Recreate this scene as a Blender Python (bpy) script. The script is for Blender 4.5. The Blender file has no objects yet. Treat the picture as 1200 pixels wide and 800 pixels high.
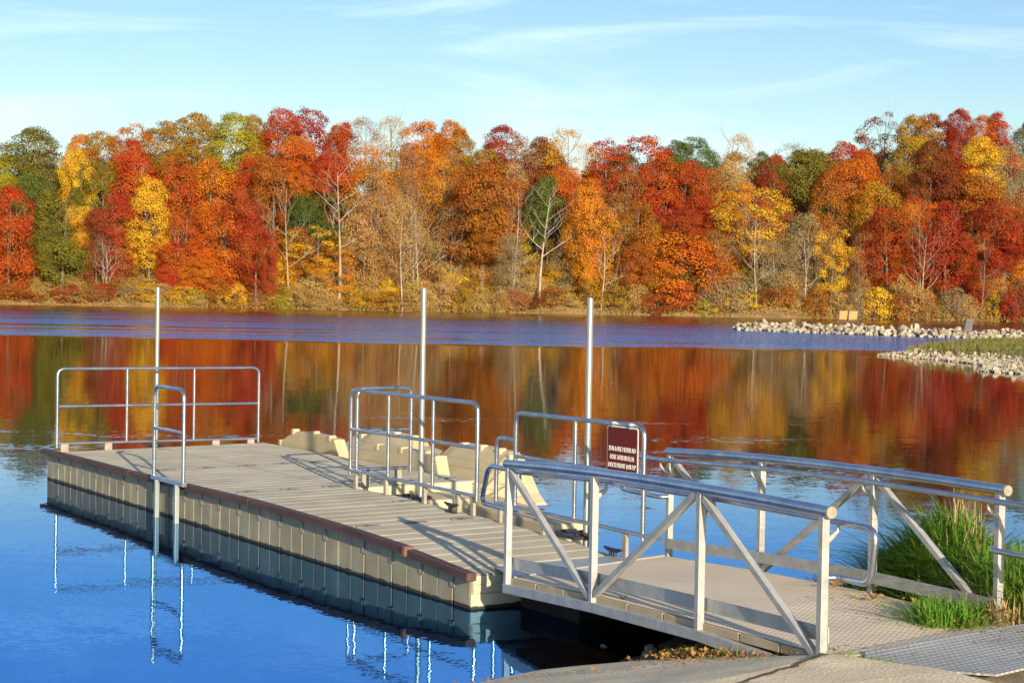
import bpy, math, random
from mathutils import Vector, Matrix, noise
R = math.radians
SC = bpy.context.scene
COL = SC.collection
random.seed(7)

# ------------------------------------------------------------------ camera
F_PX = 2200.0                     # focal length in pixels of a 1200 px wide picture
PITCH, ROLL, EYE = math.atan(55 / F_PX), 0.0175, 2.5
cam_d = bpy.data.cameras.new('camera'); cam = bpy.data.objects.new('camera', cam_d); COL.objects.link(cam)
cam_d.sensor_width = 36; cam_d.lens = 36 * F_PX / 1200; cam_d.clip_start = .1; cam_d.clip_end = 3000
fw = Vector((0, math.cos(PITCH), -math.sin(PITCH))); rt = Vector((1, 0, 0)); up = rt.cross(fw)
rt2 = rt * math.cos(ROLL) + up * math.sin(ROLL); up2 = up * math.cos(ROLL) - rt * math.sin(ROLL)
M = Matrix((rt2, up2, -fw)).transposed().to_4x4(); M.translation = (0, 0, EYE)
cam.matrix_world = M
SC.camera = cam

# ------------------------------------------------------------------ light
SUN_EL, SHADOW_AZ = 14.5, 107.5   # shadows run towards azimuth 107.5 deg (counter-clockwise from +X)
sun_dir = Vector((math.cos(R(SHADOW_AZ)) * math.cos(R(SUN_EL)), math.sin(R(SHADOW_AZ)) * math.cos(R(SUN_EL)), -math.sin(R(SUN_EL))))
sl = bpy.data.lights.new('sun', 'SUN'); so = bpy.data.objects.new('sun', sl); COL.objects.link(so)
sl.energy = 5.0; sl.angle = R(.5); sl.color = (1, .85, .64)
so.rotation_euler = sun_dir.to_track_quat('-Z', 'Y').to_euler()
W = bpy.data.worlds.new('World'); SC.world = W; W.use_nodes = True
nt = W.node_tree; nt.nodes.clear()
def N(nt, t, **k):
    n = nt.nodes.new(t)
    for a, v in k.items():
        if a in n.inputs.keys(): n.inputs[a].default_value = v
        else: setattr(n, a, v)
    return n
sky = N(nt, 'ShaderNodeTexSky', sky_type='NISHITA', sun_disc=False, sun_elevation=R(SUN_EL),
        sun_rotation=R(90 - (SHADOW_AZ + 180)), air_density=1.0, dust_density=.6, ozone_density=2.0)
tc = N(nt, 'ShaderNodeTexCoord')
mp = N(nt, 'ShaderNodeMapping'); mp.inputs['Scale'].default_value = (2.2, 2.2, 17); mp.inputs['Rotation'].default_value = (0, R(7), R(-8))
cn = N(nt, 'ShaderNodeTexNoise', Scale=1.9, Detail=8, Roughness=.58, Distortion=.6)
cr = N(nt, 'ShaderNodeMapRange'); cr.inputs['From Min'].default_value = .50; cr.inputs['From Max'].default_value = .70
cr.inputs['To Max'].default_value = .42
mx = N(nt, 'ShaderNodeMix', data_type='RGBA'); mx.inputs[7].default_value = (7.2, 8.6, 9.8, 1)
hs = N(nt, 'ShaderNodeHueSaturation', Hue=.514, Saturation=1.24, Value=1.0)
bg = N(nt, 'ShaderNodeBackground', Strength=.105); wo = N(nt, 'ShaderNodeOutputWorld')
L = nt.links.new
L(tc.outputs['Generated'], mp.inputs[0]); L(mp.outputs[0], cn.inputs['Vector']); L(cn.outputs[0], cr.inputs[0])
L(sky.outputs[0], hs.inputs['Color']); L(hs.outputs[0], mx.inputs[6]); L(cr.outputs[0], mx.inputs[0])
L(mx.outputs[2], bg.inputs[0]); L(bg.outputs[0], wo.inputs[0])
SC.view_settings.view_transform = 'Standard'; SC.view_settings.look = 'None'
SC.view_settings.exposure = .60; SC.view_settings.gamma = 1
SC.render.engine = 'CYCLES'
SC.cycles.max_bounces = 7; SC.cycles.diffuse_bounces = 3; SC.cycles.glossy_bounces = 4

# ------------------------------------------------------------------ materials
def mat(name, c1, c2=None, rough=.7, metal=0, scale=6, lo=.35, hi=.65, bump=0, bscale=None, vec='Object', stretch=None, detail=5):
    m = bpy.data.materials.new(name); m.use_nodes = True; t = m.node_tree; p = t.nodes['Principled BSDF']
    p.inputs['Roughness'].default_value = rough; p.inputs['Metallic'].default_value = metal
    p.inputs['Base Color'].default_value = (*c1, 1)
    co = N(t, 'ShaderNodeTexCoord'); src = co.outputs[vec] if vec != 'World' else None
    if vec == 'World':
        g = N(t, 'ShaderNodeNewGeometry'); src = g.outputs['Position']
    if stretch:
        q = N(t, 'ShaderNodeMapping'); q.inputs['Scale'].default_value = stretch; t.links.new(src, q.inputs[0]); src = q.outputs[0]
    if c2:
        n = N(t, 'ShaderNodeTexNoise', Scale=scale, Detail=detail, Roughness=.6); t.links.new(src, n.inputs['Vector'])
        r = N(t, 'ShaderNodeMapRange'); r.inputs['From Min'].default_value = lo; r.inputs['From Max'].default_value = hi
        t.links.new(n.outputs[0], r.inputs[0])
        x = N(t, 'ShaderNodeMix', data_type='RGBA'); x.inputs[6].default_value = (*c1, 1); x.inputs[7].default_value = (*c2, 1)
        t.links.new(r.outputs[0], x.inputs[0]); t.links.new(x.outputs[2], p.inputs['Base Color'])
    if bump:
        n = N(t, 'ShaderNodeTexNoise', Scale=bscale or scale * 4, Detail=4); t.links.new(src, n.inputs['Vector'])
        b = N(t, 'ShaderNodeBump', Strength=bump, Distance=.02); t.links.new(n.outputs[0], b.inputs['Height']); t.links.new(b.outputs[0], p.inputs['Normal'])
    return m
def leafmat(name, a, b, trans=.34):
    m = bpy.data.materials.new(name); m.use_nodes = True; t = m.node_tree; p = t.nodes['Principled BSDF']
    p.inputs['Roughness'].default_value = .6; p.inputs['Specular IOR Level'].default_value = .25
    g = N(t, 'ShaderNodeNewGeometry'); oi = N(t, 'ShaderNodeObjectInfo')
    n = N(t, 'ShaderNodeTexNoise', Scale=.45, Detail=2); t.links.new(g.outputs['Position'], n.inputs['Vector'])
    ad = N(t, 'ShaderNodeMath', operation='MULTIPLY_ADD'); ad.inputs[1].default_value = .30
    t.links.new(g.outputs['Random Per Island'], ad.inputs[0]); 
    sc = N(t, 'ShaderNodeMath', operation='MULTIPLY_ADD'); sc.inputs[1].default_value = 1.5; sc.inputs[2].default_value = -.42
    t.links.new(n.outputs[0], sc.inputs[0]); t.links.new(sc.outputs[0], ad.inputs[2])
    x = N(t, 'ShaderNodeMix', data_type='RGBA'); x.inputs[6].default_value = (*a, 1); x.inputs[7].default_value = (*b, 1); x.clamp_factor = True
    t.links.new(ad.outputs[0], x.inputs[0])
    h = N(t, 'ShaderNodeHueSaturation')
    hm = N(t, 'ShaderNodeMapRange'); hm.inputs['To Min'].default_value = .488; hm.inputs['To Max'].default_value = .530
    n2 = N(t, 'ShaderNodeTexNoise', Scale=.22, Detail=3); t.links.new(g.outputs['Position'], n2.inputs['Vector'])
    av = N(t, 'ShaderNodeMath', operation='MULTIPLY_ADD'); av.inputs[1].default_value = .4; t.links.new(oi.outputs['Random'], av.inputs[0])
    n3 = N(t, 'ShaderNodeMapRange'); n3.inputs['From Min'].default_value = .3; n3.inputs['From Max'].default_value = .7; n3.inputs['To Max'].default_value = .6; t.links.new(n2.outputs[0], n3.inputs[0]); t.links.new(n3.outputs[0], av.inputs[2])
    t.links.new(av.outputs[0], hm.inputs[0]); t.links.new(hm.outputs[0], h.inputs['Hue']); t.links.new(x.outputs[2], h.inputs['Color'])
    t.links.new(h.outputs[0], p.inputs['Base Color'])
    tr = N(t, 'ShaderNodeBsdfTranslucent'); t.links.new(h.outputs[0], tr.inputs[0])
    ms = N(t, 'ShaderNodeMixShader'); ms.inputs[0].default_value = trans
    t.links.new(p.outputs[0], ms.inputs[1]); t.links.new(tr.outputs[0], ms.inputs[2])
    t.links.new(ms.outputs[0], t.nodes['Material Output'].inputs[0])
    return m
LEAF = {
 'scarlet':  leafmat('leaf_scarlet', (.33, .025, .007), (.56, .085, .012)),
 'crimson':  leafmat('leaf_crimson', (.24, .016, .007), (.46, .045, .012)),
 'maroon':   leafmat('leaf_maroon', (.15, .028, .010), (.30, .065, .016)),
 'redorange':leafmat('leaf_redorange', (.42, .070, .008), (.68, .17, .012)),
 'orange':   leafmat('leaf_orange', (.50, .14, .010), (.72, .26, .018)),
 'rust':     leafmat('leaf_rust', (.24, .062, .009), (.50, .16, .013)),
 'ochre':    leafmat('leaf_ochre', (.26, .13, .012), (.48, .25, .018)),
 'gold':     leafmat('leaf_gold', (.56, .25, .014), (.78, .44, .03)),
 'olive':    leafmat('leaf_olive', (.11, .095, .012), (.25, .20, .02)),
 'green':    leafmat('leaf_green', (.06, .095, .013), (.18, .21, .03)),
 'limegold': leafmat('leaf_limegold', (.27, .23, .012), (.48, .37, .022)),
 'tan':      leafmat('leaf_tan', (.42, .23, .07), (.64, .39, .13)),
 'grey':     leafmat('leaf_grey', (.25, .18, .08), (.46, .33, .16)),
 'pinktan':  leafmat('leaf_pinktan', (.30, .10, .032), (.48, .20, .06)),
}
BARK = mat('bark', (.12, .085, .055), (.24, .18, .12), rough=.9, scale=3, vec='World')
PALE = mat('pale_bark', (.24, .195, .14), (.42, .345, .25), rough=.8, scale=2, vec='World')
GALV = mat('aluminium', (.33, .36, .42), (.50, .52, .56), rough=.27, metal=.9, scale=5, bump=.08, bscale=60)
GALVR = mat('dull_aluminium', (.36, .36, .345), (.49, .485, .46), rough=.48, metal=.25, scale=9, bump=.1, bscale=40)
POLE = mat('galvanised_pole', (.30, .33, .31), (.42, .45, .42), rough=.42, metal=.6, scale=4, stretch=(1, 1, .3))
PLASTIC = mat('tan_plastic', (.47, .42, .30), (.60, .54, .40), rough=.62, scale=1.3, bump=.12, bscale=40)
BRIGHTP = mat('warm_tan_plastic', (.46, .37, .21), (.56, .46, .27), rough=.6, scale=2.2, bump=.1, bscale=30)
COUPLER = mat('dark_coupler', (.10, .10, .11), (.17, .17, .17), rough=.7, scale=12)
TIMBER = mat('brown_timber', (.050, .024, .022), (.11, .052, .042), rough=.7, scale=5, stretch=(.25, 3, 3), bump=.3)
BLACK = mat('black_metal', (.015, .015, .018), (.03, .03, .03), rough=.5, scale=20)
CAPM = mat('end_cap', (.24, .22, .16), (.34, .32, .24), rough=.6, scale=20)
MAROON = mat('sign_maroon', (.115, .004, .003), (.15, .006, .004), rough=.75, scale=6)
WHITE = mat('sign_white', (.75, .73, .66), (.82, .80, .74), rough=.6, scale=12)
CONC = mat('concrete', (.70, .54, .33), (.90, .74, .48), rough=.9, scale=2.4, lo=.3, hi=.7, bump=.5, bscale=45, vec='World', detail=9)
ROCK = mat('limestone', (.24, .20, .13), (.52, .44, .31), rough=.9, scale=1.4, bump=.6, bscale=9, vec='World', detail=7)
DKROCK = mat('wet_rock', (.10, .10, .10), (.22, .21, .19), rough=.8, scale=2.5, vec='World')
TURF = mat('turf_ground', (.20, .19, .045), (.42, .32, .10), rough=1, scale=.9, vec='World', bump=.6, bscale=8)
EARTH = mat('bank_earth', (.055, .042, .028), (.16, .12, .07), rough=1, scale=4, vec='World', bump=.8, bscale=25)
FLOORM = mat('forest_floor', (.20, .12, .045), (.38, .24, .09), rough=1, scale=.3, vec='World')

def ridged(name, c1, c2, axis_scale, strength, cross=False, rot=0):
    """plastic/metal tread: fine ridges (or a small diamond grid) as bump plus worn colour"""
    m = mat(name, c1, c2, rough=.7, scale=1.8, lo=.3, hi=.7)
    t = m.node_tree; p = t.nodes['Principled BSDF']; co_ = N(t, 'ShaderNodeTexCoord'); co = N(t, 'ShaderNodeMapping'); co.inputs['Rotation'].default_value = (0, 0, R(rot)); t.links.new(co_.outputs['Object'], co.inputs[0])
    w = N(t, 'ShaderNodeTexWave', wave_type='BANDS', bands_direction='X', wave_profile='SIN', Scale=axis_scale, Distortion=0)
    t.links.new(co.outputs[0], w.inputs['Vector']); hsrc = w.outputs['Fac']
    if cross:
        w2 = N(t, 'ShaderNodeTexWave', wave_type='BANDS', bands_direction='Y', wave_profile='SIN', Scale=axis_scale, Distortion=0)
        t.links.new(co.outputs[0], w2.inputs['Vector'])
        mm = N(t, 'ShaderNodeMath', operation='MULTIPLY'); t.links.new(w.outputs['Fac'], mm.inputs[0]); t.links.new(w2.outputs['Fac'], mm.inputs[1]); hsrc = mm.outputs[0]
    if cross:
        old = p.inputs['Base Color'].links[0].from_socket; rr_ = N(t, 'ShaderNodeMapRange'); rr_.inputs['From Min'].default_value = .05; rr_.inputs['From Max'].default_value = .45; rr_.inputs['To Min'].default_value = .87; rr_.inputs['To Max'].default_value = 1.0
        t.links.new(hsrc, rr_.inputs[0]); vm = N(t, 'ShaderNodeVectorMath', operation='SCALE'); t.links.new(old, vm.inputs[0]); t.links.new(rr_.outputs[0], vm.inputs['Scale']); t.links.new(vm.outputs[0], p.inputs['Base Color'])
    b = N(t, 'ShaderNodeBump', Strength=strength, Distance=.01); t.links.new(hsrc, b.inputs['Height']); t.links.new(b.outputs[0], p.inputs['Normal'])
    return m
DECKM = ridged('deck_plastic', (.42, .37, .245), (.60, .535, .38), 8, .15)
TREADM = ridged('tread_plastic', (.80, .64, .42), (.90, .74, .51), 6.5, .4, cross=True, rot=65)
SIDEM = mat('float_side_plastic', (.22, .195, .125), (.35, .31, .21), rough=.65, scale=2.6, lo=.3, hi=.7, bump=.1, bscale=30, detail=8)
def waterline(m):
    t = m.node_tree; p = t.nodes['Principled BSDF']; old = p.inputs['Base Color'].links[0].from_socket
    g = N(t, 'ShaderNodeNewGeometry'); x = N(t, 'ShaderNodeSeparateXYZ'); t.links.new(g.outputs['Position'], x.inputs[0])
    n = N(t, 'ShaderNodeTexNoise', Scale=7, Detail=5); t.links.new(g.outputs['Position'], n.inputs['Vector'])
    a = N(t, 'ShaderNodeMath', operation='MULTIPLY_ADD'); a.inputs[1].default_value = -.05; t.links.new(n.outputs[0], a.inputs[0]); t.links.new(x.outputs['Z'], a.inputs[2])
    r = N(t, 'ShaderNodeMapRange'); r.inputs['From Min'].default_value = -.004; r.inputs['From Max'].default_value = .006; r.inputs['To Min'].default_value = 1; r.inputs['To Max'].default_value = 0
    t.links.new(a.outputs[0], r.inputs[0])
    k = N(t, 'ShaderNodeMix', data_type='RGBA'); k.inputs[7].default_value = (.028, .022, .012, 1); t.links.new(old, k.inputs[6]); t.links.new(r.outputs[0], k.inputs[0]); t.links.new(k.outputs[2], p.inputs['Base Color'])
waterline(DECKM); waterline(BRIGHTP); waterline(SIDEM)
PLATEM = ridged('tread_steel', (.42, .42, .39), (.62, .60, .54), 6.5, .6, cross=True, rot=50)
PLATEM.node_tree.nodes['Principled BSDF'].inputs['Metallic'].default_value = .5

def water_material():
    m = bpy.data.materials.new('lake_water'); m.use_nodes = True; t = m.node_tree; t.nodes.clear(); l = t.links.new
    g = N(t, 'ShaderNodeNewGeometry'); sx = N(t, 'ShaderNodeSeparateXYZ'); l(g.outputs['Position'], sx.inputs[0])
    def slope(scale, amp, str_=(1, 1, 1), det=2):
        q = N(t, 'ShaderNodeMapping'); q.inputs['Scale'].default_value = str_; l(g.outputs['Position'], q.inputs[0])
        n = N(t, 'ShaderNodeTexNoise', Scale=scale, Detail=det, Roughness=.5); l(q.outputs[0], n.inputs['Vector'])
        s = N(t, 'ShaderNodeVectorMath', operation='SUBTRACT'); s.inputs[1].default_value = (.5, .5, .5); l(n.outputs['Color'], s.inputs[0])
        k = N(t, 'ShaderNodeVectorMath', operation='SCALE'); k.inputs['Scale'].default_value = amp; l(s.outputs[0], k.inputs[0])
        return k
    def mapr(src, a, b, c=0, d=1, smooth=True):
        r = N(t, 'ShaderNodeMapRange'); r.interpolation_type = 'SMOOTHSTEP' if smooth else 'LINEAR'
        for i, v in zip(('From Min', 'From Max', 'To Min', 'To Max'), (a, b, c, d)): r.inputs[i].default_value = v
        l(src, r.inputs[0]); return r.outputs[0]
    def math_(op, a, b):
        n = N(t, 'ShaderNodeMath', operation=op)
        for i, v in enumerate((a, b)):
            if isinstance(v, (int, float)): n.inputs[i].default_value = v
            else: l(v, n.inputs[i])
        return n.outputs[0]
    calm = slope(2.4, .014, (1, 1.6, 1)); fine = slope(19, .024, (1, 1.3, 1)); ruff = slope(7.0, .85, (1, 1.6, 1), 2)
    # far wind lane beyond about 92 m, small cat's-paws nearer in
    edge = N(t, 'ShaderNodeTexNoise', Scale=.05, Detail=2); l(g.outputs['Position'], edge.inputs['Vector'])
    ye = math_('ADD', sx.outputs['Y'], math_('MULTIPLY', math_('SUBTRACT', edge.outputs[0], .5), 26))
    lane = mapr(ye, 86, 100)
    lane_end = mapr(sx.outputs['Y'], 150, 240, 1, .22)
    qp = N(t, 'ShaderNodeMapping'); qp.inputs['Scale'].default_value = (.16, .42, 1); l(g.outputs['Position'], qp.inputs[0])
    pn = N(t, 'ShaderNodeTexNoise', Scale=1.0, Detail=4, Roughness=.6); l(qp.outputs[0], pn.inputs['Vector'])
    paw = mapr(pn.outputs[0], .56, .70)
    zone = math_('MULTIPLY', mapr(sx.outputs['Y'], 17, 24), mapr(sx.outputs['Y'], 38, 52, 1, 0))
    paw = math_('MULTIPLY', math_('MULTIPLY', paw, zone), .20)
    qs = N(t, 'ShaderNodeMapping'); qs.inputs['Scale'].default_value = (.018, .16, 1); l(g.outputs['Position'], qs.inputs[0])
    ns = N(t, 'ShaderNodeTexNoise', Scale=1.0, Detail=5, Roughness=.65); l(qs.outputs[0], ns.inputs['Vector'])
    lane_end = math_('MULTIPLY', lane_end, mapr(ns.outputs[0], .34, .62, .22, 1.0))
    k = math_('MAXIMUM', math_('MULTIPLY', lane, lane_end), paw)
    rs = N(t, 'ShaderNodeVectorMath', operation='SCALE'); l(ruff.outputs[0], rs.inputs[0]); l(k, rs.inputs['Scale'])
    a1 = N(t, 'ShaderNodeVectorMath', operation='ADD'); l(calm.outputs[0], a1.inputs[0]); l(fine.outputs[0], a1.inputs[1])
    a2 = N(t, 'ShaderNodeVectorMath', operation='ADD'); l(a1.outputs[0], a2.inputs[0]); l(rs.outputs[0], a2.inputs[1])
    fl = N(t, 'ShaderNodeVectorMath', operation='MULTIPLY'); fl.inputs[1].default_value = (1, 1, 0); l(a2.outputs[0], fl.inputs[0])
    kb = math_('MULTIPLY', math_('MULTIPLY', lane, lane_end), -.10); cb = N(t, 'ShaderNodeCombineXYZ'); l(kb, cb.inputs['Y'])
    fb = N(t, 'ShaderNodeVectorMath', operation='ADD'); l(fl.outputs[0], fb.inputs[0]); l(cb.outputs[0], fb.inputs[1]); fl = fb
    upv = N(t, 'ShaderNodeVectorMath', operation='ADD'); upv.inputs[1].default_value = (0, 0, 1); l(fl.outputs[0], upv.inputs[0])
    nn = N(t, 'ShaderNodeVectorMath', operation='NORMALIZE'); l(upv.outputs[0], nn.inputs[0])
    # mirror at grazing angles, bluer and weaker the more steeply a wavelet is looked into
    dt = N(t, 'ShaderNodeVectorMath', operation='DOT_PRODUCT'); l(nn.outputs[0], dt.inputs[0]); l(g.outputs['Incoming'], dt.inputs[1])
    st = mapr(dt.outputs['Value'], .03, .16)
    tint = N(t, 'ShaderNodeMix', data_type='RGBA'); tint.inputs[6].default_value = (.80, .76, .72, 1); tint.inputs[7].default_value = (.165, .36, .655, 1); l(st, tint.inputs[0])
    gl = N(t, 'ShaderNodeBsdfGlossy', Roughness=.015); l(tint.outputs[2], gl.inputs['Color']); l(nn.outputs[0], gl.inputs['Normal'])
    df = N(t, 'ShaderNodeBsdfDiffuse')
    dv = N(t, 'ShaderNodeVectorMath', operation='DISTANCE'); dv.inputs[1].default_value = (1.3, 12.6, 0); l(g.outputs['Position'], dv.inputs[0])
    sh = mapr(dv.outputs['Value'], .8, 2.2, 1, 0)
    cm = N(t, 'ShaderNodeMix', data_type='RGBA'); cm.inputs[6].default_value = (.004, .016, .045, 1); cm.inputs[7].default_value = (.06, .036, .013, 1)
    l(sh, cm.inputs[0]); l(cm.outputs[2], df.inputs[0])
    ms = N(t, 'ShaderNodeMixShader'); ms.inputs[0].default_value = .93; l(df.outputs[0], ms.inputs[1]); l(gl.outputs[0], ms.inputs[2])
    o = N(t, 'ShaderNodeOutputMaterial'); l(ms.outputs[0], o.inputs[0])
    return m
WATER = water_material()

# ------------------------------------------------------------------ helpers
class MB:
    def __init__(s): s.v = []; s.f = []; s.smooth = []
    def add(s, vs, fs, smooth=False):
        k = len(s.v); s.v += [tuple(p) for p in vs]; s.f += [tuple(i + k for i in f) for f in fs]; s.smooth += [smooth] * len(fs)
    def box(s, c, size, X=(1, 0, 0), Y=(0, 1, 0), Z=(0, 0, 1), bev=0):
        X, Y, Z, c = Vector(X), Vector(Y), Vector(Z), Vector(c)
        hx, hy, hz = (q / 2 for q in size)
        s.add([c + X * hx * a + Y * hy * b + Z * hz * d for a in (-1, 1) for b in (-1, 1) for d in (-1, 1)],
              [(0, 1, 3, 2), (4, 6, 7, 5), (0, 4, 5, 1), (2, 3, 7, 6), (0, 2, 6, 4), (1, 5, 7, 3)])
    def bar(s, a, b, w, h, up=(0, 0, 1)):
        a, b = Vector(a), Vector(b); X = (b - a).normalized(); Y = Vector(up).cross(X).normalized(); Z = X.cross(Y)
        s.box((a + b) / 2, ((b - a).length, w, h), X, Y, Z)
    def tube(s, pts, r, n=10, closed=False, caps=True, radii=None):
        P = [Vector(p) for p in pts]; m = len(P); rings = []
        t0 = (P[1] - P[0]).normalized(); ref = Vector((0, 0, 1)) if abs(t0.z) < .9 else Vector((1, 0, 0))
        nrm = (ref - t0 * ref.dot(t0)).normalized()
        for i in range(m):
            a = P[(i - 1) % m] if (i > 0 or closed) else P[i]; b = P[(i + 1) % m] if (i < m - 1 or closed) else P[i]
            t = (b - a).normalized(); nrm = (nrm - t * nrm.dot(t)).normalized(); bi = t.cross(nrm)
            rr = radii[i] if radii else r
            rings.append([P[i] + (nrm * math.cos(2 * math.pi * j / n) + bi * math.sin(2 * math.pi * j / n)) * rr for j in range(n)])
        vs = [q for g in rings for q in g]; fs = []
        for i in range(m if closed else m - 1):
            k, k2 = i * n, ((i + 1) % m) * n
            for j in range(n): fs.append((k + j, k + (j + 1) % n, k2 + (j + 1) % n, k2 + j))
        s.add(vs, fs, True)
        if caps and not closed:
            s.add(rings[0][::-1], [tuple(range(n))]); s.add(rings[-1], [tuple(range(n))])
    def build(s, name, m, parent=None, bevel=0, loc=None):
        me = bpy.data.meshes.new(name); me.from_pydata(s.v, [], s.f); me.update()
        me.polygons.foreach_set('use_smooth', s.smooth)
        me.materials.append(m); o = bpy.data.objects.new(name, me); COL.objects.link(o)
        if parent: o.parent = parent
        if loc: o.location = loc
        if bevel:
            b = o.modifiers.new('bevel', 'BEVEL'); b.width = bevel; b.segments = 2; b.limit_method = 'ANGLE'; b.angle_limit = R(50)
        return o
def fillet(pts, r, n=5):
    P = [Vector(p) for p in pts]; out = [P[0]]
    for i in range(1, len(P) - 1):
        a = (P[i - 1] - P[i]).normalized(); b = (P[i + 1] - P[i]).normalized(); k = min(r, (P[i - 1] - P[i]).length * .49, (P[i + 1] - P[i]).length * .49)
        p0, p2 = P[i] + a * k, P[i] + b * k
        for j in range(n + 1):
            u = j / n; out.append(p0 * (1 - u) ** 2 + P[i] * 2 * u * (1 - u) + p2 * u * u)
    out.append(P[-1]); return out
def thing(name, label, cat, loc=(0, 0, 0), rz=0, group=None):
    o = bpy.data.objects.new(name, None); COL.objects.link(o); o.location = loc; o.rotation_euler = (0, 0, rz)
    o['label'] = label; o['category'] = cat
    if group: o['group'] = group
    o.empty_display_size = .3
    return o
def tag(o, label, cat, group=None):
    o['label'] = label; o['category'] = cat
    if group: o['group'] = group
    return o
def kind(o, k): o['kind'] = k; return o

# ------------------------------------------------------------------ structure: water, shores, hill
mb = MB(); mb.add([(-500, -60, 0), (500, -60, 0), (500, 262, 0), (-500, 262, 0)], [(0, 1, 2, 3)])
kind(mb.build('water', WATER), 'structure')

SHORE = [(-30, -12), (-6, 6.3), (-.25, 12.01), (.27, 12.52), (.80, 13.3), (1.15, 14.5), (1.9, 15.5), (3.0, 15.8), (4.4, 15.7), (6, 15.6), (12, 16.5), (40, 20)]
def shore_dist(x, y):
    """signed distance inland from the near waterline"""
    best, sgn = 1e9, 1
    for (ax, ay), (bx, by) in zip(SHORE, SHORE[1:]):
        dx, dy = bx - ax, by - ay; t = max(0, min(1, ((x - ax) * dx + (y - ay) * dy) / (dx * dx + dy * dy)))
        d = math.hypot(x - ax - t * dx, y - ay - t * dy)
        if d < best - 1e-9: best = d; sgn = 1 if dx * (y - ay) - dy * (x - ax) < 0 else -1
    return best * sgn
def ramp_z(x, y):
    s = ((x - .27) - (y - 12.52)) / 1.4142
    return .205 * s if s < 2.6 else .533 + .05 * (s - 2.6)
def ground_z(x, y):
    s = shore_dist(x, y)
    z = -.05 + (.20 * s if s < 2.2 else .44 + .012 * min(s - 2.2, 6))
    if s < 0: z = -.05 + .3 * s
    b = max(0, min(1, (x - 1.9) / 1.0)) * max(0, min(1, s / .8))      # the bank right of the gangway is steeper and higher
    z += .05 * b
    # the bank is scooped out under the gangway
    gx, gy = x - .67, y - 14.99; t = (gx * .4236 - gy * .9059) / 4.18; c = abs(gx * .9059 + gy * .4236)
    if t < 1.02 and c < 1.5: z = min(z, .10 + .25 * max(0, t) ** 1.3 + max(0, c - 1.0) * .8)
    return z + .018 * noise.noise(Vector((x * 3, y * 3, 0)))
def heightfield(name, m, xs, ys, zf, k='structure'):
    mb = MB(); vs = [(x, y, zf(x, y)) for y in ys for x in xs]; n = len(xs)
    mb.add(vs, [(j * n + i, j * n + i + 1, (j + 1) * n + i + 1, (j + 1) * n + i) for j in range(len(ys) - 1) for i in range(n - 1)], True)
    return kind(mb.build(name, m), k)
def lin(a, b, n): return [a + (b - a) * i / (n - 1) for i in range(n)]
heightfield('ground', EARTH, [-30, -15, -8, -4, -2] + lin(-1, 8, 61) + [9, 11, 14, 20, 30, 40], [-14, -6, 0, 4, 7] + lin(8, 17, 61) + [18, 20, 24], ground_z)

# concrete boat-ramp slab
def slab():
    edge = [(-9, 1.5), (-6, 6.6), (-2, 10.3), (-.27, 11.99), (.25, 12.50), (.52, 12.40), (.80, 12.08), (1.08, 11.75), (1.36, 11.35), (1.62, 10.85), (1.82, 10.40), (2.05, 10.12), (2.28, 9.85), (2.5, 9.3), (2.6, 8.4), (2.6, 3), (2.6, -6), (-9, -6)]
    import bmesh
    bm = bmesh.new(); vs = [bm.verts.new((x, y, 0)) for x, y in edge]; f = bm.faces.new(vs)
    bmesh.ops.triangulate(bm, faces=[f]); 
    for _ in range(4): bmesh.ops.subdivide_edges(bm, edges=[e for e in bm.edges if e.calc_length() > .35], cuts=1, use_grid_fill=False); bmesh.ops.triangulate(bm, faces=bm.faces[:])
    for v in bm.verts: v.co.z = ramp_z(v.co.x, v.co.y) + .012 * noise.noise(v.co * 1.7) + .004 * noise.noise(v.co * 9)
    r = bmesh.ops.extrude_face_region(bm, geom=bm.faces[:])
    for v in [g for g in r['geom'] if isinstance(g, bmesh.types.BMVert)]: v.co.z -= .16
    bmesh.ops.recalc_face_normals(bm, faces=bm.faces[:])
    me = bpy.data.meshes.new('boat_ramp'); bm.to_mesh(me); me.materials.append(CONC); o = bpy.data.objects.new('boat_ramp', me); COL.objects.link(o)
    return kind(o, 'structure')
slab()
mb = MB(); qc = random.Random(4); pr = None
for i in range(26):
    t = i / 25; x, y = .95 + .82 * t + qc.uniform(-.012, .012), 9.0 + 1.48 * t + .08 * math.sin(t * 5) + qc.uniform(-.015, .015); w = .006 + .010 * qc.random() * (1 + (t > .5))
    z = ramp_z(x, y) + .012 * noise.noise(Vector((x, y, 0)) * 1.7) + .006; mb.v += [(x - w, y + w * .6, z), (x + w, y - w * .6, z)]; mb.smooth.append(False)
mb.f = [(2 * i, 2 * i + 1, 2 * i + 3, 2 * i + 2) for i in range(25)]; mb.smooth = [False] * 25
kind(mb.build('ramp_crack', EARTH), 'structure')
def hill_z(x, y):
    d = y - 251 + 1.2 * math.sin(x * .07) + .8 * math.sin(x * .23)
    z = -.4 + .42 * min(d, 12) + (.14 * max(0, d - 12)) if d > 0 else -.4 + .3 * d
    return min(z, 17) + .35 * noise.noise(Vector((x * .1, y * .1, 0)))
heightfield('hill', FLOORM, lin(-130, 130, 100), [248, 249, 250, 251, 252, 253, 254, 256, 258] + lin(260, 420, 24), hill_z)

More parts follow.
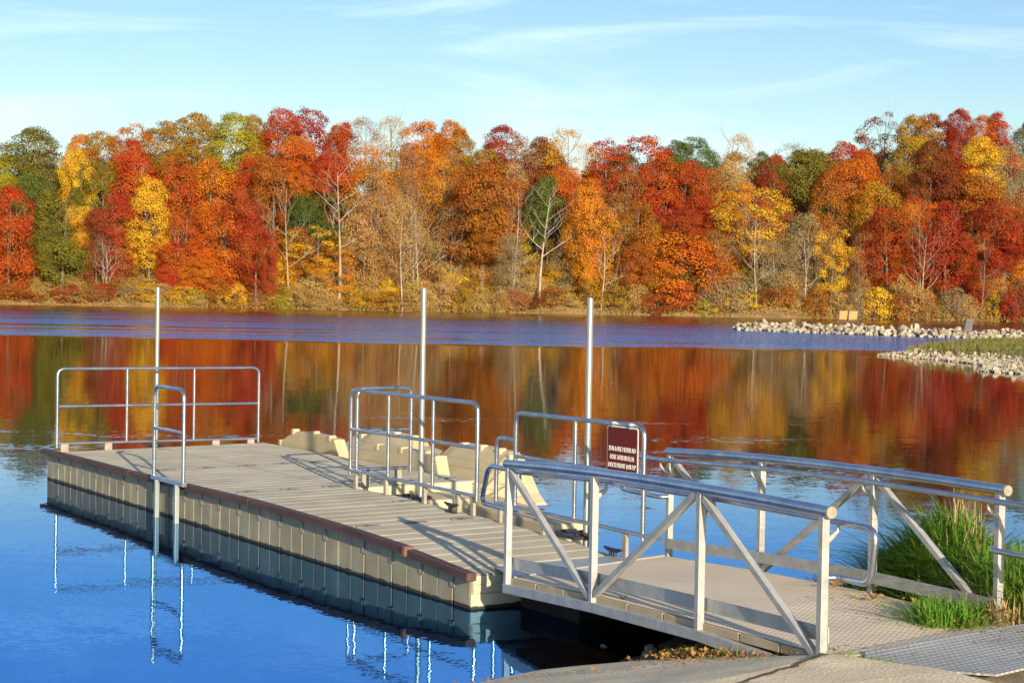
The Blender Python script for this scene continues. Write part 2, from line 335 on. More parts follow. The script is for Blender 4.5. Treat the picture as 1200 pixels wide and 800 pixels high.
# grassy spit of land on the right
SPIT = [(16.9, 85.6), (17.6, 84.2), (18.6, 80.5), (19.0, 77), (18.7, 73), (17.9, 70.2), (17.2, 68.6), (18.0, 66.5), (19.5, 64.5), (22, 63), (60, 60), (60, 112), (30, 108), (24.4, 104), (20.3, 95), (17.7, 89)]
def poly_dist(x, y, P):
    best = 1e9; ins = False
    for i in range(len(P)):
        ax, ay = P[i - 1]; bx, by = P[i]; dx, dy = bx - ax, by - ay
        t = max(0, min(1, ((x - ax) * dx + (y - ay) * dy) / (dx * dx + dy * dy))); best = min(best, math.hypot(x - ax - t * dx, y - ay - t * dy))
        if (ay > y) != (by > y) and x < (bx - ax) * (y - ay) / (by - ay) + ax: ins = not ins
    return best if ins else -best
def spit_z(x, y):
    d = poly_dist(x, y, SPIT); return (-.05 + .2 * min(d, 3) + .03 * max(0, min(d - 3, 12)) if d > 0 else .3 * d) + .04 * noise.noise(Vector((x, y, 3)))
heightfield('grass_spit', TURF, lin(14, 40, 80) + [45, 60], lin(58, 112, 90), spit_z)

# ------------------------------------------------------------------ foliage prototypes
def quad(mb, p, n, s, rnd, asp=.75):
    n = n.normalized(); a = n.cross(Vector((rnd.random() - .5, rnd.random() - .5, rnd.random() - .5))).normalized(); b = n.cross(a)
    a = a * s * .5; b = b * s * .5 * asp
    mb.v += [tuple(p - a), tuple(p - b * rnd.uniform(.7, 1.2)), tuple(p + a), tuple(p + b * rnd.uniform(.7, 1.2))]
    k = len(mb.v) - 4; mb.f.append((k, k + 1, k + 2, k + 3)); mb.smooth.append(False)
def crown_mesh(name, seed, shape='round', clumps=85, per=85, leaf=.42, W_=4.5, H_=12, cr=(.9, 1.6), inner=.55):
    rnd = random.Random(seed); mb = MB()
    def rad(t):
        if shape == 'round': return max(.05, math.sin(math.pi * min(1, .08 + .90 * t)) ** .55)
        if shape == 'cone': return max(.08, (1 - t) ** .75 * min(1, .35 + 3 * t))
        if shape == 'vase': return max(.1, math.sin(math.pi * (.06 + .88 * t ** 1.5)) ** .6)
        if shape == 'col': return max(.1, math.sin(math.pi * (.05 + .9 * t)) ** .4)
    lobes = [(rnd.uniform(0, 6.28), rnd.uniform(.15, .95), rnd.uniform(.15, .45)) for _ in range(9)]
    for c in range(clumps):
        t = rnd.random() ** .85; a = rnd.uniform(0, 6.283)
        k = 1
        for (la, lt, lm) in lobes: k += lm * math.exp(-((math.cos(a - la) - 1) ** 2) * 4 - ((t - lt) / .14) ** 2) - .04
        q = rnd.uniform(inner, 1) ** .6
        r = W_ * rad(t) * k * q
        C = Vector((math.cos(a) * r, math.sin(a) * r, t * H_)); cs = rnd.uniform(*cr) * (.75 if t > .85 else 1)
        out = Vector((math.cos(a), math.sin(a), .35 + 1.4 * (t - .4))).normalized()
        for _ in range(int(per * (cs / cr[1]) ** 1.5)):
            d = Vector((rnd.gauss(0, 1), rnd.gauss(0, 1), rnd.gauss(0, 1))).normalized()
            if d.dot(out) < -.35 and rnd.random() < .8: d = -d
            rr = cs * rnd.uniform(.55, 1.12)
            p = C + Vector((d.x * rr * 1.15, d.y * rr * 1.15, d.z * rr * .72))
            nn = d * .9 + out * .4 + Vector((rnd.uniform(-1, 1), rnd.uniform(-1, 1), rnd.uniform(-.6, 1))) * .8
            quad(mb, p, nn, leaf * rnd.uniform(.6, 1.25), rnd)
    me = bpy.data.meshes.new(name); me.from_pydata(mb.v, [], mb.f); me.materials.append(LEAF['rust']); me.update()
    return me
def limb(mb, p, d, L_, r, depth, rnd, spread=.6, up=.25, n=5):
    segs = 4; pts = [p]; radii = [r]; q = p.copy(); dd = d.copy()
    for i in range(segs):
        dd = (dd + Vector((rnd.gauss(0, .12), rnd.gauss(0, .12), rnd.gauss(0, .08) + up * .12))).normalized()
        q = q + dd * L_ / segs; pts.append(q.copy()); radii.append(r * (1 - .55 * (i + 1) / segs))
    mb.tube(pts, r, n=n, radii=radii, caps=False)
    if depth > 0:
        for k in range(rnd.randint(3, 4)):
            i = rnd.randint(1, segs); a = rnd.uniform(0, 6.28)
            side = Vector((math.cos(a), math.sin(a), rnd.uniform(-.1, .5)))
            nd = (dd * (1 - spread) + side * spread + Vector((0, 0, up))).normalized()
            limb(mb, pts[i], nd, L_ * rnd.uniform(.5, .75), radii[i] * .62, depth - 1, rnd, spread, up, max(3, n - 1))
def trunk_mesh(name, seed, H_=14, r=.28, depth=1, spread=.6, up=.35, first=.35, limbs=7, m=None, lean=0):
    rnd = random.Random(seed); mb = MB()
    pts = []; radii = []
    for i in range(8):
        t = i / 7; pts.append(Vector((lean * t * H_ + .25 * math.sin(t * 4 + seed), .25 * math.cos(t * 3 + seed), t * H_))); radii.append(r * (1.25 - 1.05 * t) if i else r * 1.5)
    mb.tube(pts, r, n=7, radii=radii, caps=False)
    for k in range(limbs):
        t = first + (1 - first) * (k + .3) / limbs; i = min(6, int(t * 7)); a = k * 2.4 + rnd.uniform(-.5, .5)
        limb(mb, pts[i].lerp(pts[i + 1], t * 7 - i), Vector((math.cos(a), math.sin(a), .7)).normalized(), H_ * rnd.uniform(.22, .40) * (1.15 - .5 * t), radii[i] * .55, depth, rnd, spread, up)
    me = bpy.data.meshes.new(name); me.from_pydata(mb.v, [], mb.f); me.polygons.foreach_set('use_smooth', mb.smooth); me.materials.append(m or BARK); me.update()
    return me
CR = {'round': [crown_mesh('crown_round', s, 'round', 115, 210, leaf=.25) for s in (1, 2, 3, 4)],
      'col': [crown_mesh('crown_column', s, 'col', 100, 200, leaf=.25, W_=4.3) for s in (5, 6)],
      'cone': [crown_mesh('crown_cone', s, 'cone', 100, 200, leaf=.25) for s in (7,)],
      'vase': [crown_mesh('crown_vase', s, 'vase', 95, 200, leaf=.25) for s in (8, 9)],
      'thin': [crown_mesh('crown_thin', s, 'round', 140, 90, leaf=.19, cr=(.8, 1.5), inner=.25) for s in (10, 11)],
      'open': [crown_mesh('crown_open', s, 'vase', 52, 180, leaf=.24, cr=(.7, 1.3)) for s in (12, 13)]}
SH = [crown_mesh('shrub_foliage', s, 'round', 40, 110, leaf=.20, W_=2.2, H_=3.2, cr=(.5, .9), inner=.3) for s in (20, 21, 22, 23)]
SHT = [crown_mesh('twiggy_foliage', s, 'round', 80, 80, leaf=.15, W_=2.2, H_=3.4, cr=(.4, .9), inner=.2) for s in (24, 25)]
TR = [trunk_mesh('trunk', s) for s in (1, 2, 3)]
TRT = [trunk_mesh('twiggy_trunk', s, depth=2, limbs=9, r=.22, first=.2) for s in (4, 5)]
def stems(seed, n=7, H_=2.6):
    rnd = random.Random(seed); mb = MB()
    for k in range(n):
        a = rnd.uniform(0, 6.28); limb(mb, Vector((math.cos(a) * .2, math.sin(a) * .2, 0)), Vector((math.cos(a) * .45, math.sin(a) * .45, 1)).normalized(), H_ * rnd.uniform(.7, 1.1), .045, 1, rnd, .35, .3, 4)
    me = bpy.data.meshes.new('stems'); me.from_pydata(mb.v, [], mb.f); me.materials.append(BARK); return me
ST = [stems(1), stems(2)]

CNAME = {'scarlet': 'scarlet', 'crimson': 'deep crimson', 'maroon': 'dark maroon brown', 'redorange': 'bright red orange', 'orange': 'orange', 'rust': 'rusty orange brown',
         'ochre': 'ochre brown', 'gold': 'golden yellow', 'olive': 'olive green', 'green': 'green', 'limegold': 'yellow green', 'tan': 'pale tan', 'grey': 'grey brown', 'pinktan': 'pinkish tan'}
SHN = {'round': 'round', 'col': 'upright', 'cone': 'tapering', 'vase': 'broad topped', 'thin': 'thinly leaved', 'open': 'open branched'}
ROWD = {'B': 286, 'M': 270, 'F': 256, 'I': 277, 'J': 291, 'K': 262}
def horizon(px): return 345 + ROLL * (px - 600)
def obj_link(name, me, parent, m=None):
    o = bpy.data.objects.new(name, me); COL.objects.link(o); o.parent = parent
    if m: o.material_slots[0].link = 'OBJECT'; o.material_slots[0].material = m
    return o
# bearing (px of a 1200 px picture), height line, width and crown height in px at that distance, row, colour, shape
TREES = [
 # skyline row
 (8,178,52,70,'B','limegold','round'),(46,147,66,90,'B','olive','round'),(92,156,46,70,'B','orange','round'),(126,150,46,80,'B','ochre','round'),
 (158,143,52,90,'B','redorange','col'),(196,139,52,80,'B','ochre','round'),(230,131,66,90,'B','ochre','round'),(272,131,60,80,'B','limegold','round'),
 (300,133,40,80,'B','ochre','round'),(322,125,56,90,'B','scarlet','round'),(362,123,54,90,'B','crimson','vase'),(397,141,46,80,'B','scarlet','cone'),(424,134,46,80,'B','rust','thin'),
 (454,132,42,80,'B','tan','thin'),(492,139,56,90,'B','orange','round'),(520,138,44,80,'B','redorange','round'),(533,150,30,60,'B','ochre','round'),
 (562,173,56,70,'B','ochre','round'),(585,145,46,70,'B','crimson','round'),(607,162,40,60,'B','pinktan','thin'),(630,157,46,80,'B','maroon','round'),(640,165,40,70,'B','crimson','round'),
 (664,148,62,80,'B','gold','thin'),(706,161,50,80,'B','scarlet','vase'),(728,176,30,60,'B','olive','round'),(753,157,64,90,'B','scarlet','vase'),(786,163,36,60,'B','green','round'),(810,158,48,70,'B','green','round'),
 (836,182,34,60,'B','ochre','thin'),(855,153,50,90,'B','tan','thin'),(886,176,28,60,'B','green','round'),(905,180,34,60,'B','crimson','round'),(927,165,46,70,'B','grey','thin'),
 (948,172,60,90,'B','olive','round'),(978,164,52,80,'B','scarlet','round'),(1006,172,44,80,'B','redorange','round'),(1032,129,52,90,'B','maroon','open'),(1062,133,46,90,'B','ochre','round'),
 (1090,131,60,90,'B','rust','round'),(1122,126,40,70,'B','crimson','round'),(1146,134,40,70,'B','redorange','round'),(1166,130,46,80,'B','scarlet','cone'),(1195,142,44,70,'B','olive','round'),
 # middle row
 (28,196,56,110,'M','green','round'),(60,205,50,90,'M','olive','round'),(92,170,36,110,'M','gold','col'),(118,185,52,110,'M','olive','col'),(158,160,60,120,'M','scarlet','cone'),(200,178,60,110,'M','rust','round'),
 (206,192,50,110,'M','scarlet','round'),(246,182,62,110,'M','redorange','round'),(292,176,46,110,'M','scarlet','col'),(320,180,50,110,'M','rust','round'),(352,156,60,90,'M','redorange','round'),(388,143,50,90,'M','scarlet','cone'),
 (385,212,76,70,'M','green','round'),(362,225,50,70,'M','green','round'),(440,166,64,130,'M','orange','thin'),(478,168,62,130,'M','pinktan','thin'),(516,178,54,120,'M','orange','thin'),(500,200,60,100,'M','tan','thin'),(548,190,46,120,'M','rust','round'),(600,186,44,100,'M','tan','thin'),
 (640,205,60,90,'M','green','round'),(655,190,54,90,'M','redorange','vase'),(672,230,50,80,'M','scarlet','round'),(694,205,56,90,'M','redorange','round'),(730,196,50,90,'M','pinktan','thin'),(772,178,60,100,'M','scarlet','vase'),(800,185,46,90,'M','scarlet','round'),
 (824,190,58,110,'M','rust','col'),(852,182,50,100,'M','tan','thin'),(872,210,46,90,'M','orange','round'),(904,192,42,90,'M','crimson','thin'),(938,172,72,110,'M','olive','round'),(968,196,52,110,'M','rust','round'),(1000,182,62,100,'M','redorange','round'),
 (1018,210,56,100,'M','ochre','round'),(1040,196,50,90,'M','rust','thin'),(1064,212,46,90,'M','orange','round'),(1088,160,56,100,'M','maroon','round'),(1112,182,54,90,'M','scarlet','round'),(1140,158,56,80,'M','gold','round'),(1136,200,66,100,'M','rust','round'),(1168,215,60,100,'M','orange','round'),
 (1180,166,64,90,'M','grey','thin'),(1200,214,50,100,'M','rust','round'),(1092,218,44,60,'M','redorange','round'),
 # front row
 (10,214,62,130,'F','scarlet','round'),(40,240,44,110,'F','pinktan','thin'),(74,212,62,118,'F','olive','cone'),(96,240,34,60,'F','gold','col'),(112,236,50,90,'F','maroon','thin'),(134,222,50,100,'F','crimson','round'),(172,203,56,108,'F','gold','vase'),
 (120,262,46,90,'F','pinktan','thin'),(216,238,56,106,'F','scarlet','vase'),(264,230,60,110,'F','redorange','col'),(300,216,44,120,'F','crimson','vase'),(236,270,50,70,'F','redorange','round'),(372,262,56,60,'F','gold','open'),(398,286,46,56,'F','orange','open'),(424,240,50,120,'F','tan','thin'),
 (440,214,60,130,'F','pinktan','thin'),(482,222,56,120,'F','tan','thin'),(528,236,50,110,'F','grey','thin'),(566,188,88,120,'F','rust','round'),(600,270,50,80,'F','grey','thin'),(690,212,54,130,'F','orange','round'),(668,270,44,80,'F','grey','thin'),
 (712,238,46,110,'F','pinktan','thin'),(744,230,50,120,'F','rust','round'),(800,262,92,104,'F','redorange','round'),(796,244,42,50,'F','crimson','round'),(766,250,54,110,'F','rust','round'),(838,262,50,90,'F','rust','thin'),(884,212,72,86,'F','gold','open'),(944,246,60,100,'F','grey','thin'),
 (974,262,50,80,'F','gold','open'),(1036,240,62,90,'F','crimson','round'),(1062,286,46,70,'F','scarlet','round'),(1106,232,62,104,'F','crimson','cone'),(1076,222,40,90,'F','scarlet','thin'),(1172,232,76,80,'F','crimson','vase'),(1150,268,50,80,'F','scarlet','thin'),(1006,268,44,80,'F','pinktan','thin'),(905,280,60,80,'F','grey','thin'),
]
def relname(i, items, key):
    return None
ORD = lambda k: ['leftmost of these', 'second from the left', 'third from the left', 'fourth from the left', 'fifth from the left', 'sixth from the left', 'seventh from the left', 'eighth from the left', 'ninth from the left', 'tenth from the left', 'eleventh from the left', 'twelfth from the left', 'thirteenth from the left', 'fourteenth from the left', 'fifteenth from the left', 'sixteenth from the left', 'seventeenth from the left', 'eighteenth from the left'][k]
ROWN = {'B': 'on the skyline', 'M': 'midway up the slope', 'F': 'by the far shore', 'I': 'deep in the wood', 'J': 'behind the skyline trees', 'K': 'low on the slope'}
fr_ = random.Random(11); xx = -20
while xx < 1225:      # trees that close the wood between the ones picked out above
    TREES.append((xx + fr_.uniform(-8, 8), fr_.uniform(196, 236), fr_.uniform(56, 74), fr_.uniform(90, 120), 'I', fr_.choice(['rust', 'ochre', 'redorange', 'rust', 'maroon', 'pinktan', 'crimson', 'tan', 'orange']), 'round'))
    TREES.append((xx + 18 + fr_.uniform(-8, 8), fr_.uniform(172, 196), fr_.uniform(50, 64), fr_.uniform(80, 110), 'J', fr_.choice(['rust', 'ochre', 'redorange', 'maroon', 'grey', 'tan']), 'round'))
    TREES.append((xx + 9 + fr_.uniform(-8, 8), fr_.uniform(262, 286), fr_.uniform(46, 60), fr_.uniform(55, 75), 'K', fr_.choice(['rust', 'tan', 'gold', 'pinktan', 'tan', 'ochre', 'tan', 'orange']), 'thin' if fr_.random() < .5 else 'round'))
    xx += 36
cnt = {}
for t in TREES: cnt.setdefault((t[4], t[5], t[6]), []).append(t[0])
for v in cnt.values(): v.sort()
rnd = random.Random(3)
for i, (px, ty, w, h, row, colr, shp) in enumerate(TREES):
    D = ROWD[row] + rnd.uniform(-3, 3); X = (px - 600) / F_PX * D; base = hill_z(X, D)
    topz = EYE + (horizon(px) - ty) / F_PX * D
    grp = cnt[(row, colr, shp)]; k = grp.index(px)
    lab = f"{SHN[shp]} {CNAME[colr]} tree {ROWN[row]}" + (f", {ORD(k)}" if len(grp) > 1 else '')
    r = thing('autumn_tree', lab, 'tree', (X, D, base), rnd.uniform(0, 6.28), 'autumn trees along the far shore')
    hw = h / F_PX * D; ww = w / F_PX * D
    me = rnd.choice(CR[shp])
    c = obj_link('crown', me, r, LEAF[colr]); c.scale = (ww / 10.0 * 1.22, ww / 10.0 * 1.22, hw / 12.6); c.location = (0, 0, topz - base - hw * 1.02)
    c.scale.x *= rnd.uniform(.88, 1.16); c.scale.y *= rnd.uniform(.88, 1.16); c.rotation_euler = (rnd.gauss(0, .07), rnd.gauss(0, .07), rnd.uniform(0, 6.28))
    if shp in ('round', 'vase', 'col', 'cone'):
        for q_ in range(2 if row in 'FM' else 1):
            c2 = obj_link('side_crown', rnd.choice(CR['round'] + CR['vase']), r, LEAF[colr]); k2 = rnd.uniform(.42, .66); a2 = rnd.uniform(0, 6.28); c2.scale = (c.scale.x * k2, c.scale.x * k2, c.scale.z * rnd.uniform(.4, .62))
            c2.location = (math.cos(a2) * ww * .34, math.sin(a2) * ww * .34, topz - base - hw * rnd.uniform(.85, 1.12)); c2.rotation_euler = (rnd.gauss(0, .12), rnd.gauss(0, .12), rnd.uniform(0, 6.28))
    tm = rnd.choice(TRT if shp in ('thin', 'open') else TR)
    tr = obj_link('trunk', tm, r, BARK); s = (topz - base) * .93 / 14 * (.98 if shp in ('thin', 'open') else .9); tr.scale = (ww / 9, ww / 9, s)
# leafless pale trees
BARE = [(395,176,110,'big pale dead tree with spreading bare limbs','D',1),(335,200,60,'tall slim leafless grey tree with pale trunk left of the dead tree','T',2),(470,215,60,'thin leafless tree with pale trunk in the tan thicket','T',3),
        (632,208,80,'pale leaning leafless tree with long bare limbs left of the scarlet trees','D',4),(603,205,40,'slim pale leafless trunk beside the leaning bare tree','T',5),(705,262,30,'small pale leafless sapling in front of the orange trees','T',6),
        (941,262,40,'slim pale leafless tree rising behind the rock jetty','T',7),(487,225,50,'leafless grey tree with a broken pale top','T',8),(884,240,44,'pale bare trunk forking inside the golden tree','T',9),(1082,262,40,'slim leafless grey tree between two crimson trees','T',10),(205,262,36,'leafless grey tree beside the golden tree','T',11),(122,280,30,'small leafless pale sapling near the left shore','T',12)]
for px, ty, w, lab, kd, sd in BARE:
    D = 252.5 + (sd % 3); X = (px - 600) / F_PX * D; base = hill_z(X, D); H_ = EYE + (horizon(px) - ty) / F_PX * D - base
    me = trunk_mesh('bare_tree', 100 + sd, H_ * .86, .17 if kd == 'D' else .09, 2 if kd == 'D' else 2, .62 if kd == 'D' else .4, .3 if kd == 'D' else .5, .42 if kd == 'D' else .3, 9 if kd == 'D' else 10, PALE, lean=.06 if sd == 4 else 0)
    o = bpy.data.objects.new('bare_tree', me); COL.objects.link(o); o.location = (X, D, base); tag(o, lab, 'tree')
# shrubs on the shore bank
SHC = ['tan', 'ochre', 'pinktan', 'grey', 'maroon', 'rust', 'limegold', 'olive', 'crimson', 'gold']
shr = []; x = -8
while x < 1210:
    for rw, (ya, yb) in enumerate(((330, 350), (316, 336), (300, 322))):
        px = x + rnd.uniform(-7, 7); shr.append((px, rnd.uniform(ya, yb), rnd.uniform(26, 48), rw, rnd.choices(SHC, (32, 14, 18, 6, 2, 10, 4, 1, 3, 7))[0]))
    x += 22
shr += [(330 + i * 3, 348, 26, 0, 'limegold') for i in range(0, 1)] + [(225, 336, 40, 0, 'limegold'), (120, 330, 34, 0, 'crimson'), (80, 332, 44, 0, 'crimson'), (424, 342, 22, 0, 'gold'), (860, 320, 60, 0, 'grey'), (835, 322, 54, 0, 'grey'), (790, 325, 60, 0, 'redorange')]
cs = {}
for s_ in sorted(shr): cs.setdefault((s_[3], s_[4]), []).append(s_[0])
RW = ['at the water edge', 'on the bank', 'above the bank']
zone = lambda px: ('near the left edge' if px < 150 else 'behind the left pole' if px < 340 else 'behind the middle pole' if px < 560 else 'behind the right pole' if px < 760 else 'left of the rock jetty' if px < 900 else 'behind the rock jetty')
used = {}; ORDS = ['leftmost one', 'second one', 'third one', 'fourth one', 'fifth one', 'sixth one', 'seventh one', 'eighth one']
for px, ty, w, rw, colr in sorted(shr):
    D = (253.0, 256, 260)[rw] + rnd.uniform(-.8, .8); X = (px - 600) / F_PX * D; base = hill_z(X, D)
    H_ = max(1.3, EYE + (horizon(px) - ty) / F_PX * D - base); ww = w / F_PX * D
    key = (rw, colr, zone(px)); used[key] = used.get(key, 0) + 1; 
    lab = f"{CNAME[colr]} bush {RW[rw]} {zone(px)}" + f", {ORDS[min(used[key], 8) - 1]}"
    tw = colr in ('grey', 'tan', 'pinktan', 'maroon')
    r = thing('bush', lab, 'bush', (X, D, base), rnd.uniform(0, 6.28), 'bushes along the far bank')
    c = obj_link('foliage', rnd.choice(SHT if tw else SH), r, LEAF[colr]); c.scale = (ww / 4.6, ww / 4.6, H_ / 3.6)
    s = obj_link('stems', rnd.choice(ST), r, BARK); s.scale = (ww / 5, ww / 5, H_ / 3.6)
# dry reeds on the far waterline (nobody could count them)
mb = MB()
for i in range(17000):
    X = rnd.uniform(-84, 84); D = 250.2 + rnd.random() ** 1.3 * 3.0; b = hill_z(X, D); h = rnd.uniform(.5, 1.7) * (1 + .5 * noise.noise(Vector((X * .15, D * .2, 0)))); w = rnd.uniform(.05, .12)
    a = rnd.uniform(-.9, .9); ux, uy = math.cos(a) * w, math.sin(a) * w; lx, ly = rnd.gauss(0, .25) * h, rnd.gauss(0, .2) * h
    b = max(b, -.05)
    mb.v += [(X - ux, D - uy, b), (X + ux, D + uy, b), (X + lx * .4 + ux * .8, D + ly * .4, b + h * .6), (X + lx, D + ly, b + h), (X + lx * .4 - ux * .8, D + ly * .4, b + h * .6)]
    k = len(mb.v) - 5; mb.f.append((k, k + 1, k + 2, k + 3, k + 4)); mb.smooth.append(False)
mb = MB(); qb = random.Random(21)
for i in range(90000):
    X = qb.uniform(-84, 84); D = 250.6 + qb.random() * 19; b = hill_z(X, D); n_ = noise.noise(Vector((X * .35, D * .5, 7)))
    quad(mb, Vector((X, D, b + qb.random() ** 1.4 * (1.3 + 2.2 * max(0, n_)))), Vector((qb.gauss(0, .6), -1 + qb.gauss(0, .5), qb.gauss(.3, .5))), qb.uniform(.12, .32), qb)
def brush_mat():
    m = leafmat('undergrowth', (.46, .27, .08), (.74, .50, .17)); t = m.node_tree; hs_ = [n for n in t.nodes if n.type == 'HUE_SAT'][0]; src = hs_.inputs['Color'].links[0].from_socket
    g = N(t, 'ShaderNodeNewGeometry')
    for sc_, off_, col_, lo, hi in ((.16, 0, (.50, .17, .05), .50, .60), (.22, 30, (.66, .44, .06), .52, .62), (.12, 60, (.30, .23, .10), .55, .66), (.30, 90, (.38, .08, .04), .60, .68)):
        mp_ = N(t, 'ShaderNodeMapping'); mp_.inputs['Location'].default_value = (off_, off_, 0); n = N(t, 'ShaderNodeTexNoise', Scale=sc_ * 2, Detail=4, Roughness=.65); t.links.new(g.outputs['Position'], mp_.inputs[0]); t.links.new(mp_.outputs[0], n.inputs['Vector'])
        r = N(t, 'ShaderNodeMapRange'); r.inputs['From Min'].default_value = lo; r.inputs['From Max'].default_value = hi; t.links.new(n.outputs[0], r.inputs[0])
        x = N(t, 'ShaderNodeMix', data_type='RGBA'); x.inputs[7].default_value = (*col_, 1); t.links.new(src, x.inputs[6]); t.links.new(r.outputs[0], x.inputs[0]); src = x.outputs[2]
    t.links.new(src, hs_.inputs['Color']); return m
tag(kind(mb.build('undergrowth', brush_mat()), 'stuff'), 'golden tan and rust brush covering the far bank below the trees', 'brush')
REED = leafmat('dry_reed', (.40, .24, .065), (.68, .45, .14))
tag(kind(mb.build('shore_reeds', REED), 'stuff'), 'band of dry golden grass along the far waterline', 'grass')

# ------------------------------------------------------------------ rocks
def rock_mesh(seed, name='rock'):
    import bmesh
    rnd2 = random.Random(seed); bm = bmesh.new(); bmesh.ops.create_icosphere(bm, subdivisions=2, radius=.5)
    off = Vector((seed * 3.1, seed * 1.7, 0))
    for v in bm.verts:
        p = v.co.copy(); k = 1 + .5 * noise.noise(p * 2.2 + off) + .12 * noise.noise(p * 6 + off); q = p * k
        v.co = Vector((q.x * 1.15, q.y * .95, q.z * .8))
    for _ in range(9):
        n = Vector((rnd2.gauss(0, 1), rnd2.gauss(0, 1), rnd2.gauss(0, 1))).normalized(); d = rnd2.uniform(.24, .40)
        for v in bm.verts:
            e = v.co.dot(n) - d
            if e > 0: v.co -= n * e
    me = bpy.data.meshes.new(name); bm.to_mesh(me); me.materials.append(ROCK); return me
ROCKS = [rock_mesh(s) for s in range(8)]
def put_rock(name, x, y, z, s, lab, grp, m=None):
    o = bpy.data.objects.new(name, rnd.choice(ROCKS)); COL.objects.link(o); o.location = (x, y, z)
    o.rotation_euler = (rnd.uniform(0, 6), rnd.uniform(0, 6), rnd.uniform(0, 6)); o.scale = (s * rnd.uniform(.9, 1.3), s, s * rnd.uniform(.8, 1.1))
    if m: o.material_slots[0].link = 'OBJECT'; o.material_slots[0].material = m
    tag(o, lab, 'rock', grp); return o
JET = [(18.0, 149), (24, 141), (30, 133.5), (36, 133), (44, 140)]
def jet(t):
    n = len(JET) - 1; i = min(n - 1, int(t * n)); f = t * n - i
    return (JET[i][0] + (JET[i + 1][0] - JET[i][0]) * f, JET[i][1] + (JET[i + 1][1] - JET[i][1]) * f)
mb = MB(); vv = [v.co.copy() for v in ROCKS[2].vertices]; ff = [tuple(p.vertices) for p in ROCKS[2].polygons]
for i in range(1500):
    x, y = jet(rnd.random()); k = rnd.uniform(-1, 1); s = rnd.uniform(.22, .5); q = Matrix.Rotation(rnd.uniform(0, 6), 3, 'Z') @ Matrix.Rotation(rnd.uniform(0, 6), 3, 'X')
    c = Vector((x + rnd.uniform(-.4, .4), y + k * 2.1, .02 + (1 - abs(k)) * rnd.uniform(.1, .62))); mb.add([c + q @ v * s for v in vv], ff)
tag(kind(mb.build('jetty_rubble', ROCK), 'stuff'), 'smaller pale rubble between the boulders of the rock jetty', 'rubble')
for i in range(185):
    t = rnd.random(); x, y = jet(t); q = rnd.uniform(-1, 1); big = .34 if t > .6 else 0
    s = rnd.uniform(.36, .82) * (1 - big)
    z = .10 + (1 - abs(q)) * rnd.uniform(.25, .60) * (1 - big * .8)
    if t < .06: z *= .4; s *= .7
    put_rock('boulder', x + rnd.uniform(-.3, .3), y + q * 1.5, z, s * .95, 'pale limestone boulder heaped on the rock jetty', 'boulders of the rock jetty')
sp = 0
for i in range(2600):
    x, y = rnd.uniform(16.5, 24), rnd.uniform(64, 88); d = poly_dist(x, y, SPIT)
    if not (-.15 < d < 1.5) or y > 86.5: continue
    if rnd.random() < max(0, (d - .9)) * 1.2: continue
    sp += 1
    if sp > 112: break
    put_rock('shore_rock', x, y, max(0, spit_z(x, y)) + .04, rnd.uniform(.18, .34), 'small pale rock on the stony edge of the grassy spit', 'stones edging the grassy spit')
mb = MB(); vv = [v.co.copy() for v in ROCKS[2].vertices]; ff = [tuple(p.vertices) for p in ROCKS[2].polygons]
for i in range(9000):
    x, y = rnd.uniform(16.2, 27), rnd.uniform(60, 88); d = poly_dist(x, y, SPIT)
    if not (-.2 < d < 1.9): continue
    if rnd.random() < max(0, (d - .9)): continue
    s = rnd.uniform(.10, .24); q = Matrix.Rotation(rnd.uniform(0, 6), 3, 'Z') @ Matrix.Rotation(rnd.uniform(0, 6), 3, 'X'); c = Vector((x, y, max(0, spit_z(x, y)) + .02))
    mb.add([c + q @ v * s for v in vv], ff)
tag(kind(mb.build('spit_gravel', ROCK), 'stuff'), 'pale stones and gravel edging the grassy spit', 'gravel')
mb = MB(); q3 = random.Random(9)
for i in range(30000):
    x, y = q3.uniform(17.5, 34), q3.uniform(66, 108); d = poly_dist(x, y, SPIT)
    if d < 1.1: continue
    h = q3.uniform(.06, .16) * (2.2 if d < 2.4 and y > 80 else 1); w = .03; a = q3.uniform(0, 3.14); ux, uy = math.cos(a) * w, math.sin(a) * w; z = spit_z(x, y)
    mb.v += [(x - ux, y - uy, z), (x + ux, y + uy, z), (x + q3.gauss(0, .05), y, z + h)]; k = len(mb.v) - 3; mb.f.append((k, k + 1, k + 2)); mb.smooth.append(False)
SPITG = leafmat('spit_grass', (.10, .12, .02), (.30, .22, .06))
tag(kind(mb.build('spit_grass', SPITG), 'stuff'), 'short green and straw coloured grass on the spit', 'grass')

# big tree out of frame to the right: casts the shade lying over the end of the spit
r = thing('shade_tree', 'low broad tree on the right bank whose shadow falls on the spit', 'tree', (28.2, 51, .2))
c = obj_link('crown', CR['round'][0], r, LEAF['ochre']); c.scale = (.72, .72, .36); c.location = (0, 0, .9)
obj_link('trunk', TR[0], r, BARK).scale = (.6, .6, .3)

# twin boards on posts behind the jetty
r = thing('twin_board_sign', 'pair of plain orange boards on dark posts behind the rock jetty', 'sign', (35.4, 198, 0))
for k in (-1, 1):
    m = MB(); m.box((.53 * k, 0, .92), (.86, .06, .92), Z=Vector((.10, 0, 1)).normalized()); m.build('board', mat('orange_board', (.42, .19, .05), (.52, .25, .07), rough=.7, scale=3), r)
for k in (-1, 0, 1):
    m = MB(); m.bar((1.02 * k - .1, .03, -1), (1.02 * k + .08, .03, 1.5), .12, .12); m.build('post', TIMBER, r)
m = MB(); m.bar((-1.3, .1, .28), (1.2, .1, .28), .1, .12); m.build('rail', TIMBER, r)

